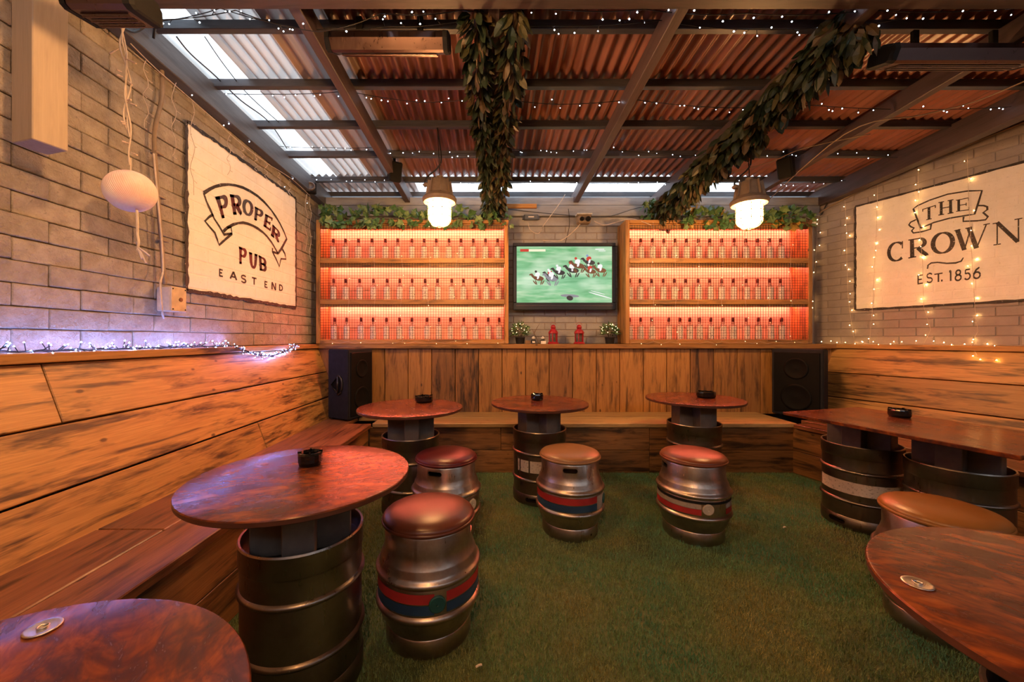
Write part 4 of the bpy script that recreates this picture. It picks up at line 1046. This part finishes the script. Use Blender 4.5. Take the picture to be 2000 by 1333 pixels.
# ------------------------------------------------------------------ leaf garlands and ivy
def garland(name, label, pts, n, rad, n_obj, weights, size):
    e = empty(name, tuple(pts[0]), label=label, cat='garland')
    path = catmull(pts, 10); b = MB().tube(path, .012, 6); b.build('stem', LEAFM[2], e, smooth=True)
    sp = []
    for k in range(n):
        t = random.random()*(len(path)-1.001); i = int(t); p = path[i].lerp(path[i+1], t-i); ax = (path[i+1]-path[i]).normalized()
        a = random.uniform(0, 6.283); rr = rad*random.random()**.6
        off = Vector((math.cos(a), 0, math.sin(a)*.8)); off -= ax*off.dot(ax)
        d = off.normalized()*.6+ax*random.uniform(-.2,1.0)+Vector((0,-.1,-.75)); sp.append((p+off*rr, d))
    sp.sort(key=lambda q: q[0].length-.5*random.random()); 
    scatter_leaves(e, sp, list(LM.values()), weights, n_obj, size=size)
    return e
zr = lambda Y: roofz(Y)-.05-.115
garland('leaf_garland', 'dark dried leaf garland wrapped along the central rafter, left strand', [(-.085,1.80,zr(1.8)+.02),(-.09,2.2,zr(2.2)-.02),(-.06,2.7,zr(2.7)-.05),(-.05,3.2,zr(3.2)-.04),(-.05,3.7,zr(3.7)-.06),(-.06,4.0,2.48),(-.05,4.02,2.42)], 560, .050, 130, [.62,.22,.16], (.75,1.25))
garland('leaf_garland', 'dark dried leaf garland wrapped along the central rafter, right strand', [(.10,1.80,zr(1.8)+.02),(.09,2.2,zr(2.2)-.02),(.065,2.7,zr(2.7)-.05),(.06,3.2,zr(3.2)-.04),(.05,3.7,zr(3.7)-.06),(.04,4.0,2.48),(.03,4.02,2.42)], 560, .048, 130, [.30,.36,.34], (.75,1.2))
garland('leaf_garland', 'thick dark leaf garland wrapped along the rafter before the right lamp', [(1.75,1.85,zr(1.85)),(1.73,2.2,zr(2.2)-.03),(1.75,2.6,zr(2.6)-.05),(1.74,3.0,zr(3.0)-.06),(1.76,3.4,zr(3.4)-.08),(1.76,3.75,zr(3.75)-.10),(1.72,3.95,2.46),(1.70,3.99,2.42)], 1500, .115, 240, [.55,.28,.17], (.8,1.35))
def ivy(label, x0, x1, n, tall, weights):
    e = empty('ivy_garland', ((x0+x1)/2, YF+.04, 2.387), label=label, cat='garland', group='ivy on the cabinet tops')
    path = [Vector((lerp(x0,x1,i/30), YF+.03+.02*math.sin(i*1.7), 2.402+.010*math.sin(i*2.3))) for i in range(31)]
    MB().tube(path, .006, 6).build('stem', LEAFM[2], e, smooth=True)
    sp = []
    for k in range(n):
        t = random.random(); x = lerp(x0, x1, t); up = random.random() < .55
        z = 2.40+(random.uniform(0,tall)*(1 if math.sin(x*9)+math.sin(x*4+1) > -.6 else .35) if up else random.uniform(-.085,.01))
        y = YF+random.uniform(-.03,.06) if up else YF-random.uniform(.012,.045)
        d = Vector((random.uniform(-.8,.8), random.uniform(-.8,.1), random.uniform(.0,1) if up else random.uniform(-1,-.2))); sp.append((Vector((x,y,z)), d))
    scatter_leaves(e, sp, list(LI.values()), weights, 170, size=(.7,1.3))
ivy('green ivy garland along the top of the left bottle cabinet', -1.74, .17, 260, .10, [.62,.36,.02])
ivy('green and yellow ivy garland along the top of the right bottle cabinet', 1.90, 3.22, 190, .085, [.58,.28,.14])
b0 = empty('leaf_tuft', (1.70, 3.98, 2.39), label='bright green leaf tuft hanging at the left end of the right cabinet top', cat='garland')
sp = [(Vector((1.66+random.gauss(0,.06), 3.96+random.gauss(0,.03), 2.42+random.random()*.17)), Vector((random.uniform(-.5,.5), -.3, random.uniform(-1,.3)))) for k in range(110)]
scatter_leaves(b0, sp, list(LI.values()), [.7,.3,0], 110, size=(.7,1.2))

# ------------------------------------------------------------------ fairy lights
def sag(p, q, k, n=10): return [Vector(p).lerp(Vector(q), i/n)+Vector((0,0,-k*4*(i/n)*(1-i/n))) for i in range(n)]
def lights(label, paths, wire, bulb, spacing, jit, r, wr=.0022, stalk=.025, group='fairy lights', down=.4, lead=None):
    e = empty('fairy_lights', tuple(paths[0][0]), label=label, cat='fairy lights', group=group)
    w_ = MB(); b = MB(); st = MB()
    for path in paths:
        w_.tube(path, wr, 5); acc = random.uniform(0, spacing)
        for a, c in zip(path[:-1], path[1:]):
            a, c = Vector(a), Vector(c); L = (c-a).length; t = acc
            while t < L:
                p = a.lerp(c, t/L); d = Vector((random.uniform(-1,1), random.uniform(-1,1), random.uniform(-1,1)-down)).normalized()
                q = p+d*stalk*random.uniform(.7,1.2); st.tube([p, q], wr*.7, 4); (b.octa if bulb in (LED_W, LED_S) else b.tetra)(q+d*r*.8, r*random.uniform(.75,1.1))
                t += spacing*random.uniform(1-jit, 1+jit)
            acc = t-L
    w_.build('wire', wire, e, smooth=True)
    tag(st.build('bulb_stalks', wire, e), kind='stuff'); tag(b.build('bulbs', bulb, e), kind='stuff')
    return e
def pxpath(spec, Y, k=.02):
    pts = [PX(x, y, (spec[i][2] if len(spec[i]) > 2 else Y)) for i, (x, y, *_) in enumerate(spec)]; out = []
    for a, c in zip(pts[:-1], pts[1:]): out += sag(a, c, k)
    return out+[pts[-1]]
G1 = 'cool white fairy light strings under the roof'
lights('cool white fairy light string along the front header beam', [pxpath([(285,38),(460,20),(620,62),(745,26),(900,20),(1040,14),(1260,18),(1460,26),(1700,20),(2010,14)], 1.82, .015)], RUBBERW, LED_W, .11, .7, .0046, group=G1)
lights('cool white fairy light string drooping below the first purlin', [pxpath([(300,42),(430,16),(600,56),(760,52),(905,40),(1060,50),(1290,40),(1480,58),(1650,46),(1760,36)], 1.93, .012)], RUBBERW, LED_W, .11, .7, .0046, group=G1)
lights('cool white fairy light string crossing below the second purlin', [pxpath([(372,178),(520,184),(680,178),(820,200),(960,190),(1090,204),(1235,194),(1400,210),(1590,206),(1800,214),(2010,206)], 2.56, .008)], RUBBERW, LED_W, .088, .7, .0046, group=G1)
lights('cool white fairy light string crossing below the fourth purlin', [pxpath([(520,284),(640,288),(722,288),(860,302),(1000,292),(1190,292),(1380,306),(1560,300),(1640,296),(1750,308),(1870,296)], 3.28, .008)], RUBBERW, LED_W, .088, .7, .0046, group=G1)
lights('cool white fairy light string nearest the back wall', [pxpath([(600,346),(760,352),(900,358),(1060,356),(1230,358),(1420,352),(1560,360),(1660,352)], 3.76, .006)], RUBBERW, LED_W, .11, .7, .0046, group=G1)
# cool string lying along the left ledge
lz = [(-1.80+.012*math.sin(i*1.3), lerp(1.25, 2.62, i/34), LZ+.008+.004*math.sin(i*2.1)) for i in range(35)]
lights('bright blue-white fairy light string lying along the left ledge', [lz], RUBBERW, LED_L, .0150, .5, .0032, .003, .030, 'blue-white fairy lights on the left ledge', -.3)
cl = []
for i in range(30):
    t = i/29; Y = lerp(2.60, 3.42, t); cl.append((-1.752+.012*math.sin(i*2.2), Y, LZ-.004-.075*math.sin(math.pi*min(1,t*1.02))**1.2))
lights('bunched blue-white fairy light cluster drooping over the left ledge edge', [cl], RUBBERW, LED_L, .0105, .4, .0022, .0032, .026, 'blue-white fairy lights on the left ledge', -.1)
# warm curtain on the right wall
def wallpath(spec, off=.03, k=.0):
    pts = []
    for x, y in spec: s_, z = wr_px(x, y); pts.append(WR(s_, z, off))
    out = []
    for a, c in zip(pts[:-1], pts[1:]): out += sag(a, c, k, 6)
    return out+[pts[-1]]
G2 = 'warm fairy light strands on the right wall'
for spec, lab in (([(1603,410),(1600,460),(1596,520),(1589,580),(1585,640),(1578,668)], 'warm fairy light strand hanging beside the right cabinet edge'),
              ([(1654,392),(1657,450),(1658,520),(1660,580),(1668,640),(1672,662)], 'warm fairy light strand hanging along the left edge of the crown sign'),
              ([(1718,362),(1716,440),(1712,520),(1708,600),(1702,668)], 'warm fairy light strand crossing the left part of the crown sign'),
              ([(1797,320),(1798,420),(1806,520),(1808,600),(1822,645),(1808,672)], 'warm fairy light strand crossing the crown sign through the second letter'),
              ([(1893,300),(1896,400),(1902,500),(1908,600),(1914,648),(1900,672)], 'warm fairy light strand crossing the crown sign through the fourth letter')):
    lights(lab, [wallpath(spec)], WHITEW, LED_G, .095, .5, .0035, .0013, .022, G2, .2)
s0, z0 = wr_px(1590, 668)
rg = [WR(.10+.05*i, LZ+.006+.004*math.sin(i*1.9), .05+.02*math.sin(i*1.1)) for i in range(34)]
lights('warm fairy light string lying along the right ledge', [rg], WHITEW, LED_G, .055, .6, .0040, .0014, .024, G2, -.5)
lights('warm fairy light end drooping over the right boards', [wallpath([(1910,672),(1925,698),(1950,700),(1975,715),(2003,722)], .11)], WHITEW, LED_G, .075, .4, .0042, .0013, .02, G2, .2)
# thin strands over the cabinets
for (xa, xb, lab, n_) in ((-1.7, .12, 'thin warm fairy light strands draped over the left cabinet front', 6), (1.38, 3.2, 'thin warm fairy light strands draped over the right cabinet front', 7)):
    ps = [[Vector((lerp(xa,xb,i/24), YF-.018, LZ+.016+.012*math.sin(i*2.7))) for i in range(25)]]
    for k in range(n_):
        x = lerp(xa+.1, xb-.1, (k+.5)/n_); ps.append([Vector((x+.012*math.sin(j*1.3+k), YF-.015, lerp(2.36, LZ+.03, j/10))) for j in range(11)])
    lights(lab, ps, WHITEW, LED_S, .24, .6, .0030, .0009, .015, 'thin warm strands on the cabinets', .3)
# cables and rope along the right wall
def cable(label, pts, r, mat, name='cable', n=6):
    o = MB().tube(catmull(pts, n), r, 6).build(name, mat, None, smooth=True, origin=tuple(pts[0])); return tag(o, label, 'cable')
cable('tan cable running up along the top of the right wall', [WR(.06, 2.52, .03), WR(.3, 2.60, .03), WR(.7, 2.69, .03), WR(1.0, 2.73, .03), WR(1.5, 2.79, .03)], .008, TANCAB)
cable('black cable looping below the right wall plate', [WR(.08, 2.50, .02), WR(.2, 2.66, .04), WR(.45, 2.72, .05), WR(.75, 2.70, .05), WR(1.0, 2.76, .05), WR(1.5, 2.81, .05)], .006, RUBBERW)
cable('pale cable sagging across the roof toward the top right corner', [UR(1500,392,.2), UR(1650,262,.2), UR(1800,225,.2), UR(1900,200,.2), UR(2010,155,.2)], .004, TANCAB)
cable('pale cable slanting from the right lamp up to the right roof', [UR(1400,345,.2), UR(1500,318,.2), UR(1570,290,.2), UR(1700,262,.2)], .003, TANCAB)
cable('black cable lying under the clear roof sheets, nearer the wall', [UR(345,72), UR(372,105), UR(420,148), UR(470,196), UR(525,238), UR(560,290)], .004, RUBBERW)
cable('black cable lying under the clear roof sheets, nearer the rafter', [UR(400,72), UR(440,130), UR(490,190), UR(560,252)], .003, RUBBERW)
cable('black cable bundle sagging behind the top left heater', [PX(212,34,1.7), PX(262,62,1.9), PX(300,40,1.95), PX(300,75,2.0)], .006, RUBBERW)
cable('white cable curling above the television to the floodlight', [PX(1060,470,4.06), PX(1095,470,4.03), PX(1120,452,4.02), PX(1133,438,4.0)], .004, WHITEW)
cable('white cable looping below the small grey box', [PX(1031,434,4.05), PX(1036,450,4.02), PX(1052,456,4.02), PX(1062,440,4.02), PX(1090,402,4.03), PX(1104,380,4.03)], .0035, WHITEW)
cable('tangled white cable running right from the floodlight', [PX(1160,432,4.02), PX(1180,440,4.0), PX(1205,434,3.98), PX(1235,428,3.9), PX(1272,440,3.85)], .0035, WHITEW)
cable('black cable hanging behind the top of the television', [PX(1110,408,4.05), PX(1112,440,4.05), PX(1104,476,4.06)], .003, RUBBERW)
cable('black cable strung along the back fascia', [PX(985,408,4.05), PX(1080,418,4.05), PX(1180,424,4.05), PX(1260,404,4.05), PX(1340,412,4.05)], .003, RUBBERW)
# little boxes on the back fascia
e = empty('network_box', PX(1037, 425, 4.07), label='small grey network box on the fascia above the television', cat='box')
MB().box((0,0,0), (.15,.04,.055), None, .006).build('case', plain('grey_blue_plastic', (.10,.12,.16), .5), e, local=True)
MB().box((0,-.021,.0), (.06,.003,.012), None).build('label_plate', WHT, e, local=True)
for sx in (-.082,.082): MB().box((sx,.01,0), (.016,.02,.04), None, .002).build('mount_tab', plain('grey_tab', (.12,.13,.16), .5), e, local=True)
e = empty('floodlight', PX(1140, 430, 4.03), label='weathered floodlight box on the fascia above the television', cat='lamp')
MB().box((0,0,.0), (.135,.09,.085), None, .012).build('housing', HOUS, e, local=True)
MB().box((0,0,.052), (.16,.10,.016), None, .004).build('visor', plain('pale_visor', (.5,.48,.45), .6), e, local=True)
for sx, r in ((-.03,.022), (.035,.026)):
    q = MB().lathe([(r,0),(r,.02),(r*.7,.022),(r*.6,.01),(0,.008)], 18); q.v = [(x+sx, -.044-z, y-.004) for x, y, z in q.v]; q.build('eye', MATTE, e, smooth=True, local=True)
o = block('loose_board', PX(1012, 403, 4.03), (.39, .03, .045), None, PINE, None, .003); tag(o, 'short bare wooden board fixed above the left of the television', 'board')

# ------------------------------------------------------------------ left wall fittings
e = empty('junction_box', (XL+.014, 2.155, 1.405), label='cream junction box with a cable on the left brick wall', cat='box')
JB = plain('cream_plastic', (.62,.50,.36), .45)
MB().box((XL+.014+.042, 2.155, 1.405), (.078,.10,.135), None, .005).build('case', JB, e)
MB().box((XL+.014+.084, 2.155, 1.405), (.010,.104,.138), None, .003).build('lid', JB, e)
q = MB().lathe([(0,0),(.011,0),(.011,.004),(.006,.005),(0,.004)], 16); q.v = [(XL+.103+z, 2.165+x, 1.405+y) for x, y, z in q.v]; q.build('knockout', plain('rust_brown', (.18,.07,.04), .6), e)
for sy in (-.042,.042):
    for sz in (-.056,.056): q = MB().lathe([(0,0),(.004,0),(.004,.002),(0,.003)], 8); q.v = [(XL+.103+z, 2.155+x+sy, 1.405+y+sz) for x, y, z in q.v]; q.build('screw', MATTE, e)
W_ = lambda x, y, off: Vector(((XL+off), *wl_px(x, y, off)))
e = empty('conduit', W_(318, 560, .03), label='tan conduit pipe running down the left wall to the junction box', cat='pipe')
MB().tube(catmull([W_(262,52,.05), W_(298,62,.05), W_(314,110,.04), W_(316,190,.03), W_(302,260,.03), W_(306,350,.03), W_(314,460,.03), W_(322,556,.04)], 8), .010, 8).build('pipe', TANCAB, e, smooth=True)
MB().tube(catmull([W_(300,300,.05), W_(309,400,.05), W_(316,480,.05), W_(318,530,.06), W_(313,556,.10), W_(317,610,.105), W_(320,622,.06)], 8), .005, 6).build('cable', WHITEW, e, smooth=True)
for y in (300, 385, 470):
    p = W_(302+(y-260)*.06+3, y, .03); MB().box(p, (.03,.05,.012), None, .002).build('saddle_clip', TANCAB, e)
# paper honeycomb ball with a bunched unlit light wire
pc = PX(255, 374, 1.72)
e = empty('paper_lantern', pc, label='pink white honeycomb paper ball hanging by the left wall', cat='lantern')
PAPM = NT('honeycomb_paper'); nn = PAPM.noise(PAPM.coord((1,1,1)), 9, 4); PAPM.set(PAPM.mix(PAPM.ramp(nn, [(.4,0),(.65,1)]), (.88,.62,.58), (.93,.80,.74)), .8); PAPM = PAPM.mat
vs = []; NN, MM = 160, 22; tilt = Matrix.Rotation(-.45, 3, 'Y')
for i in range(MM+1):
    p_ = math.pi*i/MM
    for j in range(NN):
        rr = .094*(1.0 if j % 2 else .982); vs.append(tilt @ Vector((rr*math.sin(p_)*math.cos(2*math.pi*j/NN), rr*math.sin(p_)*math.sin(2*math.pi*j/NN), .088*math.cos(p_))))
q = MB().add(vs, [(i*NN+j, (i+1)*NN+j, (i+1)*NN+(j+1) % NN, i*NN+(j+1) % NN) for i in range(MM) for j in range(NN)])
q.build('honeycomb_ball', PAPM, e, local=True)
MB().tube([(0,0,.085), (0,0,.15)], .003, 6).build('hanging_loop', WHITEW, e, local=True)
MB().tube(catmull([(.028,0,-.085), (.031,0,-.15), (.027,.004,-.19), (.036,0,-.23), (.030,0,-.265)], 5), .005, 6).build('tail', WHITEW, e, local=True)
for k, (dx, dz) in enumerate(((.02,-.04), (.035,-.055), (.05,-.03), (-.015,.02))):
    MB().tube([(.031,0,-.25), (.031+dx*.5,.003*k,-.25+dz*.6), (.031+dx,.004*k,-.25+dz*1.3)], .0045, 5).build('tail_ribbon', plain('pale_ribbon', (.6,.52,.55), .5), e, local=True)
UNL = plain('unlit_bulb', (.75,.58,.48), .3)
e = empty('icicle_light_wire', PX(240, 40, 1.72), label='bunched pale unlit icicle light wire above the paper ball', cat='fairy lights')
for dx, ph in ((-.012,0), (.012,2.1), (.0,4.0)):
    pts = [PX(242, 40, 1.72)+Vector((dx*2,0,.02))]+[PX(lerp(240,256,k/10), lerp(50,325,k/10), 1.72)+Vector((dx*math.cos(k*1.1+ph), .01*math.sin(k*1.4+ph), 0)) for k in range(1, 11 if dx == 0 else 9)]
    MB().tube(catmull(pts, 4), .0032, 6).build('wire', WHITEW, e, smooth=True)
for x, y, dx, dy in ((232,95,-18,10),(240,112,26,12),(238,140,-10,-3),(240,150,-12,-4),(250,158,8,8),(248,200,18,6),(246,196,10,-1),(247,240,-12,-3),(250,245,-12,-4),(252,280,-14,-4),(256,298,12,5),(233,52,-8,-4)):
    a = PX(x, y, 1.72); c = PX(x+dx, y+dy, 1.70); MB().tube([a, a.lerp(c,.4), a.lerp(c,.45), c], [.002,.002,.004,.0035], 6).build('unlit_bulb', UNL, e)
# icicle strands along the left wall plate
e = empty('icicle_lights', W_(330, 140, .06), label='white icicle fairy lights hanging along the left wall plate', cat='fairy lights')
base = [W_(x, y, .06) for x, y in ((255,85),(300,130),(340,165),(380,200),(420,235),(470,280),(520,318),(570,350),(605,382))]
MB().tube(catmull(base, 5), .0025, 5).build('wire', WHITEW, e, smooth=True)
wb_ = MB(); bb_ = MB(); ub = MB()
for x, y, ln in ((285,120,.35),(340,160,.42),(376,196,.55),(447,262,.28),(474,284,.10),(500,304,.12),(520,318,.14),(545,335,.12),(565,350,.16),(598,378,.55),(606,384,.62)):
    p = W_(x, y, .06); pts = [p+Vector((.008*math.sin(j*2.1+x), .010*math.cos(j*1.7+x), -ln*j/8)) for j in range(9)]
    wb_.tube(catmull(pts, 2), .0016, 5)
    for j in range(1, 9, 2 if ln < .3 else 1):
        q = pts[j]; d = Vector((random.uniform(.2,1), random.uniform(-1,1), -.4)).normalized()*.02; wb_.tube([q, q+d], .0013, 4); ub.octa(q+d, .003)
tag(wb_.build('strands', WHITEW, e), kind='stuff'); tag(ub.build('unlit_bulbs', UNL, e), kind='stuff')
for x, y in ((375,186),(392,180),(425,192),(408,205),(418,212),(437,245),(447,242),(487,277),(523,285),(572,349),(556,365),(600,397)):
    bb_.octa(W_(x, y, .07), .0042)
tag(bb_.build('lit_bulbs', LED_W, e), kind='stuff')
